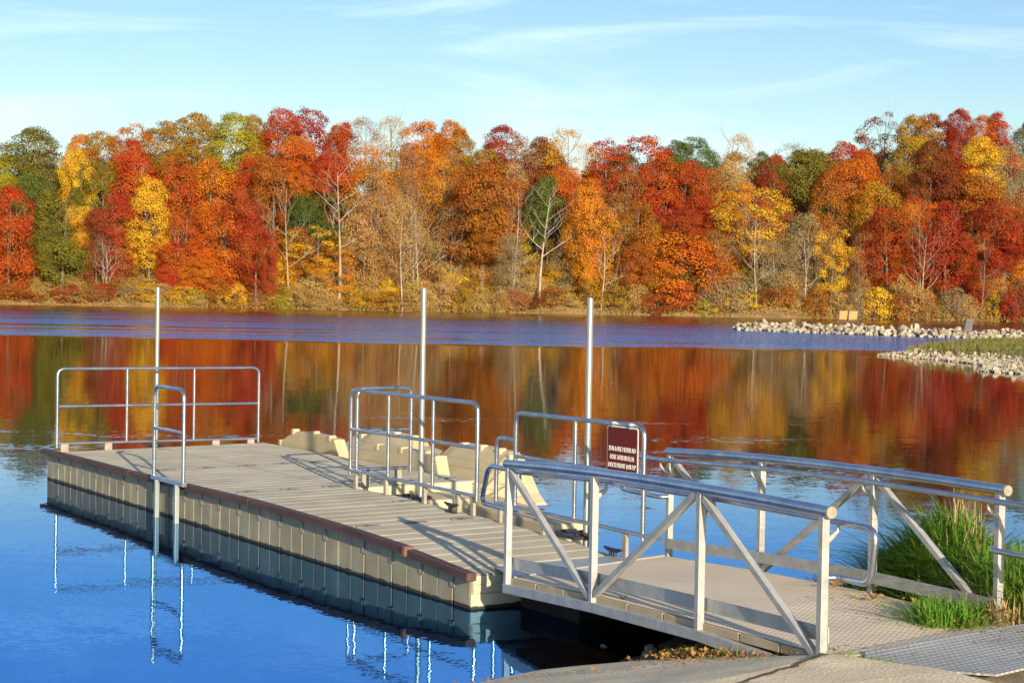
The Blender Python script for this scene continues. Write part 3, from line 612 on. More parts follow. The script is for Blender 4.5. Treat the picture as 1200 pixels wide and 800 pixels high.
# grey picnic bench with backrest on the spit
r = thing('park_bench', 'grey metal bench with a tall backrest standing on the spit', 'bench', (25.1, 104.8, .45), R(8))
BGREY = mat('bench_grey', (.05, .055, .06), (.10, .105, .11), rough=.6, scale=5)
m = MB(); m.box((-.05, 0, .45), (1.05, .5, .06)); m.build('seat', BGREY, r, .01)
m = MB(); m.box((.42, .05, .80), (.42, .10, .70), Z=Vector((.12, 0, 1)).normalized()); m.build('backrest', BGREY, r, .01)
for a, b in (((-.52, 0, .44), (-.60, 0, 0)), ((.30, -.2, .44), (.22, -.2, 0)), ((.42, .2, .44), (.62, .2, 0))):
    m = MB(); m.bar(a, b, .09, .09); m.build('leg', BLACK if a[0] < 0 else BGREY, r)

# ------------------------------------------------------------------ floating dock (local x = along the dock, y = across, towards the lake)
OX, OY, DA = -6.0196, 24.3968, R(-59.1)
DIR = Vector((math.cos(DA), math.sin(DA), 0)); NRM = Vector((-DIR.y, DIR.x, 0))
dock = thing('floating_dock', 'long tan plastic floating dock with brown timber edge, rails and swim ladder', 'dock', (OX, OY, 0), DA)
PR = [(-1, .325), (.2, .345), (1.9, .352), (3.5, .352), (5, .368), (7, .390), (8.9, .366), (10.2, .330), (11.2, .270), (12.5, .27)]
def pz(u):
    for (a, za), (b, zb) in zip(PR, PR[1:]):
        if u <= b: t = (u - a) / (b - a); t = max(0, t); return za + (zb - za) * t
    return PR[-1][1]
def dz(u, v): return pz(u) + .018 * v
PITCHU = .254
def deck(u0, u1, v0, v1, name='deck_section'):
    """one floating section: grooved top, wall of moulded blocks all round"""
    mb = MB(); MS = [MB(), MB()]; g = .020; n = max(1, round((u1 - u0) / PITCHU)); p = (u1 - u0) / n
    for i in range(n):
        a, b = u0 + i * p, u0 + (i + 1) * p
        rows = [(a + .003, 0), (a + .020, .006), (b - .020, .006), (b - .003, 0)]
        vs = []
        for (u, h) in rows:
            for v in (v0 + .004, (v0 + v1) / 2, v1 - .004): vs.append((u, v, dz(u, v) + h - .008))
        mb.add(vs, [(j * 3 + k, j * 3 + 3 + k, j * 3 + 4 + k, j * 3 + 1 + k) for j in range(3) for k in range(2)])
        if i < n - 1:   # groove bottom
            mb.add([(b - .004, v0 + .012, dz(b, v0) - .008), (b + .004, v0 + .012, dz(b, v0) - .008), (b + .004, v1 - .012, dz(b, v1) - .008), (b - .004, v1 - .012, dz(b, v1) - .008)], [(0, 1, 2, 3)])
        pocket = i % 2 == 1
        for (v, sg) in ((v0, 1), (v1, -1)):
            st = .026 if not pocket else .034; w = .020 if not pocket else .034
            za, zb = dz(a, v) - .008, dz(b, v) - .008; e = .012 * sg
            # flat face, then a step in that faces up the dock and catches the sun
            q = [(a, v), (b - w, v), (b - w + .002, v + st * sg), (b, v + st * sg), (b, v)]
            vs = [(x, y, dz(x, v) - .012 if y == v else dz(x, v) - .03) for x, y in q] + [(x, y, -.35) for x, y in q]
            fs = [(k, k + 1, k + 6, k + 5) for k in range(4)]
            if i % 3 == 0: vs = [(x, y + .003 * sg * noise.noise(Vector((x, 0, i))), z) for x, y, z in vs]
            MS[sg < 0].add(vs, fs if sg == 1 else [f[::-1] for f in fs])
            mb.add([(a, v, dz(a, v) - .012), (b, v, dz(b, v) - .012), (b, v + e, dz(b, v) - .008), (a, v + e, dz(a, v) - .008)], [(0, 1, 2, 3)] if sg == 1 else [(3, 2, 1, 0)])
            if pocket:   # wide coupler pocket at the top: bright cheek and dark slot
                zt = dz(b, v) - .06
                MS[sg < 0].box((b - .035, v - .004 * sg, zt - .035), (.034, .016, .10))
                pk_ = MB(); pk_.box((b - .004, v - .003 * sg, zt - .025), (.026, .014, .13)); SLOTS.append((sg, a, pk_))
    for u, sg in ((u0, -1), (u1, 1)):
        ny = 2; e = .0
        for k, (zt, zb, off) in enumerate(((-.012, -.078, 0), (-.084, -.150, 0), (-.156, -.60, .006))):
            vs = [(u + off * sg, v0, dz(u, v0) + zt), (u + off * sg, v1, dz(u, v1) + zt), (u + off * sg, v1, dz(u, v1) + zb), (u + off * sg, v0, dz(u, v0) + zb)]
            mb.add(vs, [(0, 3, 2, 1) if sg == 1 else (0, 1, 2, 3)])
        mb.add([(u - .01 * sg, v0, dz(u, v0) - .012), (u - .01 * sg, v1, dz(u, v1) - .012), (u - .01 * sg, v1, -.3), (u - .01 * sg, v0, -.3)], [(0, 3, 2, 1) if sg == 1 else (0, 1, 2, 3)])
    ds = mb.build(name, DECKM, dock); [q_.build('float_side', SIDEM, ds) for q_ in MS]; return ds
SLOTS = []
for (a, b, c, d) in [(0, 2.97, 0, 1.50), (0, 2.97, 1.50, 3.02), (2.974, 5.93, 0, 1.50), (2.974, 5.93, 1.50, 3.02), (5.934, 8.74, 0, 1.52), (8.744, 11.15, 0, 1.52)]:
    deck(a, b, c, d)
for sg, a, m_ in SLOTS:
    if sg == 1: m_.build('coupler_slot', COUPLER, dock)
def bowtie(u, v):
    mb = MB(); w, h = .115, .035
    pts = [(-w, -h * .5), (-w * .55, -h), (-w * .30, -h * .45), (-w * .2, -h * 1.7), (w * .2, -h * 1.7), (w * .3, -h * .45), (w * .55, -h), (w, -h * .5), (w, h * .5), (w * .55, h), (w * .3, h * .45), (w * .2, h * 1.7), (-w * .2, h * 1.7), (-w * .3, h * .45), (-w * .55, h), (-w, h * .5)]
    z = dz(u, v) + .006
    top = [(u + b * .9, v + a, z) for a, b in pts]; n = len(pts)
    mb.add(top, [tuple(range(n))[::-1]]); mb.add(top + [(p[0], p[1], z - .02) for p in top], [(i, (i + 1) % n, (i + 1) % n + n, i + n) for i in range(n)])
    mb.build('coupler', COUPLER, dock)
for u, vs in ((2.97, (.51, 1.02, 1.54, 2.02, 2.5)), (5.75, (.37, .86, 1.35)), (5.6, (1.9, 2.4, 2.85)), (8.74, (.29, .78, 1.27)), (.40, (.9, 1.4)), (7.35, (1.38,))):
    for v in vs: bowtie(u, v)
# brown timber rub rail in four lengths
for k, (a, b) in enumerate(((-.03, 3.33), (3.36, 6.83), (6.86, 10.15), (10.18, 11.20))):
    mb = MB(); n = 8; off = -.022 if k == 3 else 0; dv = .018 if k == 3 else 0
    us = lin(a, b, n)
    prof = [(-.086, .044), (-.078, .050), (-.004, .050), (.004, .044), (.004, -.014), (-.086, -.014)]
    vs = [(u, v + dv, dz(u, 0) + z + off) for u in us for v, z in prof]; m6 = len(prof)
    mb.add(vs, [(i * m6 + j, i * m6 + (j + 1) % m6, (i + 1) * m6 + (j + 1) % m6, (i + 1) * m6 + j) for i in range(n - 1) for j in range(m6)])
    mb.add(vs[:m6], [tuple(range(m6))]); mb.add(vs[-m6:], [tuple(range(m6))[::-1]])
    mb.build('rub_rail', TIMBER, dock)
for u in (10.165,):
    mb = MB(); mb.box((u, -.052, dz(u, 0) + .012), (.05, .092, .080)); mb.build('joint_plate', mat('rusty_joint', (.12, .05, .035), (.19, .09, .06), rough=.8, scale=20), dock)

FOOT = mat('foot_block', (.26, .23, .18), (.38, .34, .27), rough=.7, scale=8)
def rail_frame(name, label, path, bars, feet, r=.0205):
    g = bpy.data.objects.new(name, None); COL.objects.link(g); g.parent = dock
    if label: g['label'] = label
    mb = MB(); mb.tube(fillet(path, .10), r); mb.build('frame_tube', GALV, g)
    for nm, a, b in bars:
        mb = MB(); mb.tube([a, b], r * .9); mb.build(nm, GALV, g)
    for p, (sx, sy, top) in feet:
        z0 = dz(p[0], p[1]); mb = MB(); mb.box((p[0], p[1], (z0 + top) / 2), (sx, sy, top - z0)); mb.build('foot', FOOT, g, .003)
    return g
# far end rail
zt, zm, zb = 1.434, .945, .462
rail_frame('railing', 'long white-lit guard rail across the far end of the dock', [(.1, .09, .40), (.1, .09, zt), (.1, 2.91, zt), (.1, 2.91, .41)],
   [('bottom_bar', (.1, .09, zb), (.1, 2.91, zb)), ('middle_bar', (.1, .09, zm), (.1, 2.91, zm)), ('upright', (.1, 1.03, zb), (.1, 1.03, zt)), ('upright', (.1, 1.97, zb), (.1, 1.97, zt))],
   [((.1, v), (.03, .10, zb)) for v in (.19, .78, 2.29, 2.80)])
V = 1.46
rail_frame('railing', 'middle guard rail along the walkway beside the kayak launch', [(5.96, V, .55), (5.96, V, 1.455), (8.68, V, 1.470), (8.68, V, .54)],
   [('bottom_bar', (5.96, V, .60), (8.68, V, .59)), ('middle_bar', (5.96, V, 1.035), (8.68, V, 1.045)), ('upright', (6.84, V, .60), (6.84, V, 1.46)), ('upright', (7.80, V, .60), (7.80, V, 1.465))],
   [((u, V + .01), (.055, .03, .60)) for u in (6.08, 6.78, 7.62, 8.30, 8.60)])
rail_frame('railing', 'short guard rail set square to the walkway at the kayak launch corner', [(5.97, 1.53, .55), (5.97, 1.53, 1.47), (5.97, 2.18, 1.47), (5.97, 2.18, .55)],
   [('bottom_bar', (5.97, 1.53, .60), (5.97, 2.18, .60)), ('middle_bar', (5.97, 1.53, 1.02), (5.97, 2.18, 1.02))],
   [((5.95, v), (.03, .09, .60)) for v in (1.65, 2.05)])
rail_frame('railing', 'guard rail carrying the maroon sign at the shore end of the dock', [(9.38, V, .50), (9.38, V, 1.425), (11.42, V, 1.437), (11.42, V, .50)],
   [('bottom_bar', (9.04, V, .570), (11.68, V, .545)), ('middle_bar', (9.38, V, 1.03), (11.42, V, 1.03)), ('upright', (10.38, V, .56), (10.38, V, 1.43))],
   [((u, V + .01), (.055, .03, .555)) for u in (9.10, 9.86, 11.16)] )
rail_frame('railing', 'low tube loop beside the shore-end guard rail', [(9.04, V, .56), (9.04, V, 1.175), (9.38, V, 1.175)], [], [])
# swim ladder
g = bpy.data.objects.new('swim_ladder', None); COL.objects.link(g); g.parent = dock; g['label'] = 'grey tube swim ladder hooked over the timber edge'
lv = -.13
mb = MB(); mb.tube(fillet([(4.31, lv, .41), (4.31, lv, 1.43), (5.20, lv, 1.43), (5.20, lv, .41)], .12), .021); mb.build('hoop', GALV, g)
for z in (.97,): mb = MB(); mb.tube([(4.31, lv, z), (5.20, lv, z)], .019); mb.build('rung', GALV, g)
mb = MB(); mb.box((4.76, lv, .425), (.98, .05, .045)); mb.build('cross_bar', GALV, g, .004)
for u in (4.46, 5.06):
    mb = MB(); mb.box((u, lv - .02, .02), (.055, .045, .78)); mb.build('side_channel', POLE, g, .004)
    mb = MB(); mb.box((u - .085, lv + .005, .02), (.03, .03, .78)); mb.build('inner_strut', BLACK, g)
# cleats
def cleat(u, v):
    mb = MB(); z = dz(u, v)
    mb.tube([(u - .13, v, z + .085), (u - .06, v, z + .072), (u + .06, v, z + .072), (u + .13, v, z + .085)], .016, radii=[.010, .018, .018, .010])
    for s in (-1, 1): mb.tube([(u + .035 * s, v, z), (u + .03 * s, v, z + .07)], .016)
    mb.box((u, v, z + .006), (.15, .05, .012)); c = mb.build('cleat', BLACK, dock); return c
cleat(8.30, 1.40); cleat(11.02, 1.44)
# hoops that let the dock ride up and down the poles
for (u, v) in ((-.15, 1.53), (7.04, 1.74), (10.15, 1.74)):
    mb = MB(); z = .40 if u > 0 else .36; mb.tube([(u + .10 * math.cos(a), v + .10 * math.sin(a), z) for a in lin(0, 6.283 * 23 / 24, 24)], .018, closed=True, n=6)
    if u > 0: mb.box((u, 1.56, z - .01), (.42, .14, .03)); mb.box((u - .15, 1.63, z), (.03, .2, .05)); mb.box((u + .15, 1.63, z), (.03, .2, .05))
    else: mb.box((-.03, v, z - .01), (.1, .4, .03))
    mb.build('pole_hoop', BLACK, dock)
    p = Vector((OX, OY, 0)) + DIR * u + NRM * v
    mb = MB(); top = {(-.15): 2.508, 7.04: 2.545, 10.15: 2.481}[u]; rr = .029
    mb.tube([(0, 0, -1.5), (0, 0, top)], rr, n=20)
    o = mb.build('mooring_pole', POLE, loc=(p.x, p.y, 0))
    tag(o, {(-.15): 'tall galvanised pole behind the far end rail, leftmost of three', 7.04: 'tall galvanised pole behind the middle rail, next to the kayak launch', 10.15: 'tall galvanised pole just left of the maroon sign'}[u], 'pole', 'galvanised poles holding the dock')

# ------------------------------------------------------------------ sign on the shore-end rail
def text(body, size, loc, rot, m, parent, name='lettering', ext=.002, sx=1):
    cu = bpy.data.curves.new(name, 'FONT'); cu.body = body; cu.size = size; cu.align_x = 'CENTER'; cu.align_y = 'CENTER'; cu.extrude = ext; cu.offset = 0
    tmp = bpy.data.objects.new('tmp', cu); me = bpy.data.meshes.new_from_object(tmp); bpy.data.objects.remove(tmp)
    me.materials.clear(); me.materials.append(m); o = bpy.data.objects.new(name, me); COL.objects.link(o); o.parent = parent; o.location = loc; o.rotation_euler = rot; o.scale = (sx, 1, 1); return o
sp_ = Vector((OX, OY, 0)) + DIR * 11.155 + NRM * (V - .035)
sign = thing('dock_sign', 'maroon metal sign with white border and address lettering hung on the rail', 'sign', (sp_.x, sp_.y, 1.185), DA)
def rrect(w, h, r, n=5):
    out = []
    for cx, cy, a0 in ((w / 2 - r, h / 2 - r, 0), (-w / 2 + r, h / 2 - r, 90), (-w / 2 + r, -h / 2 + r, 180), (w / 2 - r, -h / 2 + r, 270)):
        for i in range(n + 1): a = R(a0 + 90 * i / n); out.append((cx + r * math.cos(a), cy + r * math.sin(a)))
    return out
def plate(w, h, r, y0, y1, name, m, par):
    P = rrect(w, h, r); n = len(P); mb = MB(); vs = [(x, y0, z) for x, z in P] + [(x, y1, z) for x, z in P]
    mb.add(vs, [tuple(range(n)), tuple(range(n, 2 * n))[::-1]] + [(i, i + n, (i + 1) % n + n, (i + 1) % n) for i in range(n)]); return mb.build(name, m, par)
plate(.455, .475, .03, 0, .004, 'border', WHITE, sign); plate(.430, .450, .022, -.003, -.0005, 'panel', MAROON, sign)
for s, z, w in (('2546 LAKE MEYER RD', .045, .395), ('FORT ATKINSON, IA', -.025, .35), ('DOCK PERMIT # 08-MP', -.092, .40)):
    o = text(s, .056, (0, -.004, z), (R(90), 0, 0), WHITE, sign); o.scale = (w / max(.01, o.dimensions.x), 1, 1)
for u in (-.14, .12):
    mb = MB(); mb.box((u, .012, .245), (.014, .06, .05)); mb.build('clip', GALV, sign)

# ------------------------------------------------------------------ kayak launch moored behind the dock
kl = thing('kayak_launch', 'tan plastic kayak launch with humped notched side walls moored behind the dock', 'launch', (OX, OY, 0), DA)
def wall(top, v_top, v_bot, z_bot, th, name, m, label=None, groove=False):
    """top: list of (u, z). Inner face leans from (v_bot, z_bot) up to (v_top, z)."""
    mb = MB(); n = len(top); vs = []
    for u, z in top: vs += [(u, v_bot, z_bot), (u, v_top - .02, z - .012), (u, v_top + .01, z), (u, v_top + th, z - .004), (u, v_top + th + .03, z_bot)]
    mb.add(vs, [(i * 5 + j, i * 5 + 5 + j, i * 5 + 6 + j, i * 5 + 1 + j) for i in range(n - 1) for j in range(4)])
    for k in (0, n - 1): mb.add(vs[k * 5:k * 5 + 5], [tuple(range(5)) if k else tuple(range(5))[::-1]])
    if groove:
        for f in (.3, .42, .62, .78):
            for i in range(n - 1):
                (u, z), (u2, z2) = top[i], top[i + 1]
                if min(z, z2) - z_bot < .25: continue
                zz = z_bot + f * .55; vv = v_bot + (v_top - v_bot) * (zz - z_bot) / max(.2, (z - z_bot)); v2 = v_bot + (v_top - v_bot) * (zz - z_bot) / max(.2, (z2 - z_bot))
                mb.bar((u, vv - .004, zz), (u2, v2 - .004, zz), .012, .012)
    o = mb.build(name, m, kl); 
    if label: o['label'] = label
    return o
def knobs(par, pts, v):
    for u, z in pts: mb = MB(); mb.box((u, v, z), (.085, .10, .085)); mb.build('notch_block', BRIGHTP, kl, .012)
w1 = [(.48, .40), (.60, .49), (.78, .56), (1.05, .625), (1.45, .635), (1.85, .622), (2.12, .608), (2.20, .600), (2.36, .38)]
w2 = [(3.28, .36), (3.31, .60), (3.42, .632), (3.9, .64), (4.4, .628), (4.72, .62), (4.92, .615), (5.02, .36)]
wall(w1, 3.08, 3.05, .10, .13, 'side_wall', BRIGHTP, 'short humped wall nearest the dock at the far end'); knobs(0, [(.50, .43), (.92, .605), (1.55, .62), (2.05, .60)], 3.10)
wall(w2, 3.08, 3.05, .10, .13, 'side_wall', BRIGHTP, 'short humped wall nearest the dock in the middle'); knobs(0, [(3.42, .60), (4.05, .61), (4.62, .61)], 3.10)
w3 = [(.45, .50), (.7, .52), (.95, .56), (1.1, .615), (1.4, .63), (1.9, .62), (2.3, .60), (2.42, .50), (2.6, .49), (2.9, .455), (3.06, .43), (3.28, .60), (3.5, .628), (3.93, .635), (4.3, .62), (4.67, .61), (4.80, .55), (4.98, .36), (5.16, .16), (5.3, .06)]
wall(w3, 4.22, 3.62, .03, .12, 'side_wall', BRIGHTP, 'long far wall with two humps and a dip', True); knobs(0, [(.75, .50), (1.25, .60), (1.75, .60), (2.25, .59), (3.6, .60), (4.05, .605), (4.5, .60), (4.74, .545)], 4.20)
mb = MB(); us = lin(.4, 6.5, 12)
vs = []
for u in us:
    z = .16 if u < 4.5 else .16 - (u - 4.5) * .06
    vs += [(u, 3.05, z + .12), (u, 3.25, z), (u, 3.55, z - .05), (u, 3.85, z), (u, 3.85, -.4), (u, 3.05, -.4)]
mb.add(vs, [(i * 6 + j, i * 6 + 6 + j, i * 6 + 6 + (j + 1) % 6, i * 6 + (j + 1) % 6) for i in range(11) for j in range(6)]); mb.add(vs[-6:], [(5, 4, 3, 2, 1, 0)])
mb.build('hull_floor', BRIGHTP, kl)
mb = MB(); mb.box((6.0, 2.35, .14), (1.3, .55, .36)); mb.build('entry_float', BRIGHTP, kl, .03)
mb = MB(); mb.box((7.6, 2.75, .10), (1.7, .5, .30)); mb.build('entry_float', BRIGHTP, kl, .03)

# ------------------------------------------------------------------ gangway
NB = [Vector(p) for p in ((-.004, 14.30, .29), (.592, 13.026, .372), (1.202, 11.723, .424), (1.769, 10.510, .46))]
NT = [Vector(p) for p in ((-.004, 14.30, 1.208), (.592, 13.026, 1.275), (1.202, 11.723, 1.309), (1.769, 10.510, 1.317))]
FB = [Vector(p) for p in ((1.345, 15.689, .29), (1.941, 14.415, .366), (2.551, 13.113, .420), (3.119, 11.90, .43))]
FT = [Vector(p) for p in ((1.345, 15.689, 1.208), (1.941, 14.415, 1.275), (2.551, 13.113, 1.309), (3.119, 11.90, 1.317))]
GD = (NB[3] - NB[0]); GD.z = 0; GD.normalize(); GN = Vector((-GD.y, GD.x, 0))
gw = thing('gangway', 'aluminium truss gangway with thick top pipes leading from shore to the dock', 'gangway', (0, 0, 0))
def truss(B, T, inner, label, far):
    g = bpy.data.objects.new('truss', None); COL.objects.link(g); g.parent = gw; g['label'] = label
    for b, t in zip(B, T):
        mb = MB(); mb.bar(b - Vector((0, 0, .06)), t - Vector((0, 0, .02)), .048, .048, up=GD); mb.build('post', GALVR, g, .003)
    for a, b in ((T[0], B[1]), (B[1], T[2]), (T[2], B[3])):
        dd = (b - a).normalized(); a2 = a + dd * .05 - Vector((0, 0, .03)) * (1 if a.z > b.z else -1); b2 = b - dd * .05
        mb = MB(); mb.bar(a2, b2, .042, .042, up=GN); mb.build('diagonal_brace', GALVR, g, .003)
    mb = MB(); pts = [T[0] - GD * .05] + T[:] + [T[3] + GD * .06]
    mb.tube([pts[0], T[0], T[0].lerp(T[1], .5) + Vector((0, 0, .004)), T[1], T[1].lerp(T[2], .5) + Vector((0, 0, .004)), T[2], T[2].lerp(T[3], .5) + Vector((0, 0, .003)), T[3], pts[-1]], .034, n=20); mb.build('top_pipe', GALV, g)
    mb = MB(); mb.tube([pts[-1] - GD * .001, pts[-1] + GD * .014], .0345, n=24); mb.build('end_cap', CAPM, g)
    mb = MB(); C_ = [b + Vector((0, 0, -.035)) for b in B]; C_[0] = C_[0] - GD * .03; C_[3] = C_[3] + GD * .25 + Vector((0, 0, -.05))
    for a, b in zip(C_, C_[1:]): mb.bar(a, b + (b - a).normalized() * .003, .055, .07)
    mb.build('bottom_chord', GALVR, g, .003)
    off = GN * (.045 * inner)
    mb = MB()
    for a, b in zip(B, B[1:]): mb.bar(a + off + Vector((0, 0, .155)), b + off + Vector((0, 0, .155)) + (b - a).normalized() * .003, .008, .085)
    mb.build('toe_plate', GALVR, g)
    # grab rail with closed loop ends
    ho = GN * (.095 * inner) + Vector((0, 0, -.065)); dn = Vector((0, 0, -.31))
    ext0, ext1 = (.72, .36) if not far else (.70, .9)
    S = T[0] + ho; E = T[3] + ho
    path = [S + dn - GN * (.095 * inner), S + dn - GD * .02, S - GD * ext0 + dn, S - GD * ext0 * .82, S, T[1] + ho, T[2] + ho, E, E + GD * ext1, E + GD * (ext1 - .04) + dn, E + dn + GD * .02, E + dn - GN * (.095 * inner)]
    mb = MB(); mb.tube(fillet(path, .085), .0195, n=12); mb.build('grab_rail', GALV, g)
    for b, t in zip(B, T):
        mb = MB(); p0 = t + ho; mb.tube([p0, p0 + Vector((0, 0, -.05)), p0.lerp(t, .5) + Vector((0, 0, -.12)), Vector((t.x, t.y, t.z - .19))], .011, n=6, radii=[.008, .012, .02, .016]); mb.build('bracket', GALVR, g)
truss(NB, NT, 1, 'near side truss of the gangway', False)
truss(FB, FT, -1, 'far side truss of the gangway', True)
# tread panels
def lerp_line(Ls, s):
    k = s * 3; i = min(2, int(k)); return Ls[i].lerp(Ls[i + 1], k - i)
np_ = 9
EDGE = mat('panel_edge_plastic', (.40, .31, .19), (.52, .41, .26), rough=.7, scale=5)
for i in range(np_):
    a, b = i / np_, (i + 1) / np_
    P = [lerp_line(NB, a), lerp_line(NB, b), lerp_line(FB, b), lerp_line(FB, a)]
    P = [p + Vector((0, 0, .045)) for p in P]; P[0] += GN * .03; P[1] += GN * .03; P[2] -= GN * .03; P[3] -= GN * .03
    c = sum(P, Vector()) / 4; mb = MB(); X = (P[1] - P[0]); Y = P[3] - P[0]
    mb.add([p for p in P] + [p - Vector((0, 0, .012)) for p in P], [(0, 1, 2, 3), (7, 6, 5, 4)])
    tp = mb.build('tread_panel', TREADM, gw)
    d_ = (P[1] - P[0]).normalized()
    for e0, e1 in ((P[0], P[1]), (P[3], P[2])): mb = MB(); mb.bar(e0 + d_ * .008 - Vector((0, 0, .030)), e1 - d_ * .008 - Vector((0, 0, .030)), .03, .052); mb.build('panel_edge', EDGE, gw, .004)
UNDER = mat('under_shade', (.012, .010, .008), (.03, .024, .018), rough=.9, scale=6)  # near-black colour stands in for the deep shade below the gangway
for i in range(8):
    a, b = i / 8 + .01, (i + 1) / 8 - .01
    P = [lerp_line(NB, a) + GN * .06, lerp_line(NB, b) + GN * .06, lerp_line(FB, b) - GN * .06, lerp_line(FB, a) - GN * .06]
    mb = MB(); mb.add([p + Vector((0, 0, -.012)) for p in P] + [p - Vector((0, 0, .09)) for p in P], [(0, 1, 2, 3), (7, 6, 5, 4), (0, 4, 5, 1), (1, 5, 6, 2), (2, 6, 7, 3), (3, 7, 4, 0)]); mb.build('under_shade_panel', UNDER, gw)  # dark slabs added below the treads to deepen the shade there
g_ = MB(); g_.box((11.62, 1.22, -.04), (.86, 1.55, .46)); o = g_.build('gangway_shade_box', UNDER, dock); o['label'] = 'dark box added to blacken the shade under the end of the gangway'  # added box that blackens the shaded gap beyond the dock end
# panel of tread running on to the shore and flat hinge flap on the dock
E0, E1 = NB[3] + GN * .03, FB[3] - GN * .03
mb = MB(); P = [E0 + Vector((0, 0, .043)), E0 + GD * .10 + GN * .18 + Vector((0, 0, .050)), E1 + GD * .15 + Vector((0, 0, .06)), E1 + Vector((0, 0, .043))]
P[1] = Vector((2.02, 10.50, .515)); P[2] = Vector((3.14, 11.42, .525))
mb.add(P + [p - Vector((0, 0, .04)) for p in P], [(0, 1, 2, 3), (0, 4, 5, 1), (1, 5, 6, 2), (2, 6, 7, 3)]); mb.build('tread_panel', TREADM, gw)
mb = MB(); A0, A1 = NB[0] + GN * .06, FB[0] - GN * .04
d0 = Vector((OX, OY, 0)) + DIR * 11.02 + NRM * .30; d1 = Vector((OX, OY, 0)) + DIR * 10.98 + NRM * 1.42
P = [d0 + Vector((0, 0, .30)), A0 + Vector((0, 0, .055)), A1 + Vector((0, 0, .055)), d1 + Vector((0, 0, .325))]
mb.add(P + [p - Vector((0, 0, .012)) for p in P], [(0, 1, 2, 3), (7, 6, 5, 4), (0, 4, 5, 1), (1, 5, 6, 2), (2, 6, 7, 3), (3, 7, 4, 0)]); mb.build('hinge_flap', GALVR, gw)

# steel tread plate between gangway and shore
mb = MB(); P = [Vector(p) for p in ((2.02, 10.53, .53), (1.98, 10.33, .515), (2.34, 10.14, .505), (2.62, 9.98, .52), (3.3, 10.6, .53), (4.2, 11.3, .54), (3.9, 11.9, .545), (3.15, 11.45, .54))]
mb.add(P + [p - Vector((0, 0, .012)) for p in P], [tuple(range(8))] + [(i, (i + 8), (i + 1) % 8 + 8, (i + 1) % 8) for i in range(8)])
tag(mb.build('transition_plate', PLATEM), 'grey steel tread plate lying between the gangway and the shore', 'plate')

# ------------------------------------------------------------------ near-shore plants, leaves, stones
GR1 = leafmat('grass_green', (.075, .20, .02), (.34, .54, .06), .45); GR2 = leafmat('grass_straw', (.42, .30, .12), (.66, .50, .24), .3); GR3 = leafmat('fallen_leaf', (.20, .08, .03), (.60, .33, .12), .1)
def blades(n, area, hmin, hmax, w, lean, seed, zf=None, tipw=.15, dirb=None, hf=None):
    mb = MB(); q = random.Random(seed)
    for i in range(n):
        x, y = area(q); z = (zf or ground_z)(x, y) - .02; h = q.uniform(hmin, hmax) * (hf(x, y) if hf else 1); a = q.uniform(0, 6.283); l = abs(q.gauss(0, lean)) * h
        if dirb and q.random() < .6: a = dirb + q.gauss(0, .6)
        dx, dy = math.cos(a), math.sin(a); px_, py_ = -dy * w * .5, dx * w * .5; b = w
        p0 = Vector((x, y, z)); p1 = p0 + Vector((dx * l * .25, dy * l * .25, h * .5)); p2 = p0 + Vector((dx * l * .65, dy * l * .65, h * .85)); p3 = p0 + Vector((dx * l * 1.15, dy * l * 1.15, h * (.95 if l > .4 * h else 1.05)))
        s = Vector((px_, py_, 0)) * q.uniform(.6, 1.3)
        mb.add([p0 - s, p0 + s, p1 + s, p1 - s, p2 + s * .7, p2 - s * .7, p3], [(0, 1, 2, 3), (3, 2, 4, 5), (5, 4, 6)])
    return mb
def blob(cx, cy, rx, ry, rot=0):
    def f(q):
        r_, a = math.sqrt(q.random()), q.uniform(0, 6.283); x, y = r_ * math.cos(a) * rx, r_ * math.sin(a) * ry; c, s = math.cos(rot), math.sin(rot); return cx + x * c - y * s, cy + x * s + y * c
    return f
def clump(name, label, cat, parts, loc):
    r = thing(name, label, cat, loc)
    for nm, mb, m in parts:
        o = mb.build(nm, m); o.parent = r; o.matrix_parent_inverse = Matrix.Translation(-Vector(loc))
    return r
dome = lambda x, y: max(.25, 1.08 - 1.15 * math.hypot((x - 3.22) / .75, (y - 13.6) / 1.3))
clump('grass_tussock', 'big lush green grass clump behind the far gangway truss', 'grass', [
    ('green_blades', blades(6500, blob(3.18, 13.6, .40, .95, R(-4)), .32, .70, .016, .75, 1, dirb=R(195), hf=dome), GR1),
    ('low_blades', blades(2200, blob(3.02, 13.5, .34, .8), .16, .38, .013, 1.0, 41, dirb=R(190)), GR1),
    ('straw_blades', blades(650, blob(3.25, 13.7, .36, .8), .36, .76, .010, .6, 2, hf=dome), GR2),
    ('seed_stalks', blades(40, blob(3.35, 13.7, .14, .4), .54, .70, .010, .2, 3), GR2)], (3.15, 13.7, .3))
clump('grass_tussock', 'bright green grass tuft at the shore end of the gangway treads', 'grass', [
    ('green_blades', blades(1700, blob(2.78, 11.85, .20, .28), .12, .34, .012, .7, 4), GR1), ('straw_blades', blades(260, blob(2.8, 11.9, .25, .3), .1, .3, .009, 1.0, 5), GR2)], (2.78, 11.85, .4))
clump('grass_tussock', 'green and straw grass around the last far post at the right edge', 'grass', [
    ('green_blades', blades(3600, blob(3.46, 12.35, .36, .6), .14, .46, .012, .7, 6), GR1), ('straw_blades', blades(1300, blob(3.20, 12.1, .34, .42), .12, .38, .009, 1.0, 7), GR2)], (3.6, 12.3, .4))
clump('grass_tussock', 'small green grass tuft at the foot of the last near post', 'grass', [
    ('green_blades', blades(1000, blob(1.95, 10.30, .22, .07, R(-38)), .05, .17, .008, .5, 8), GR1), ('straw_blades', blades(120, blob(1.92, 10.3, .22, .07, R(-38)), .05, .16, .006, .8, 9), GR2)], (1.93, 10.3, .45))
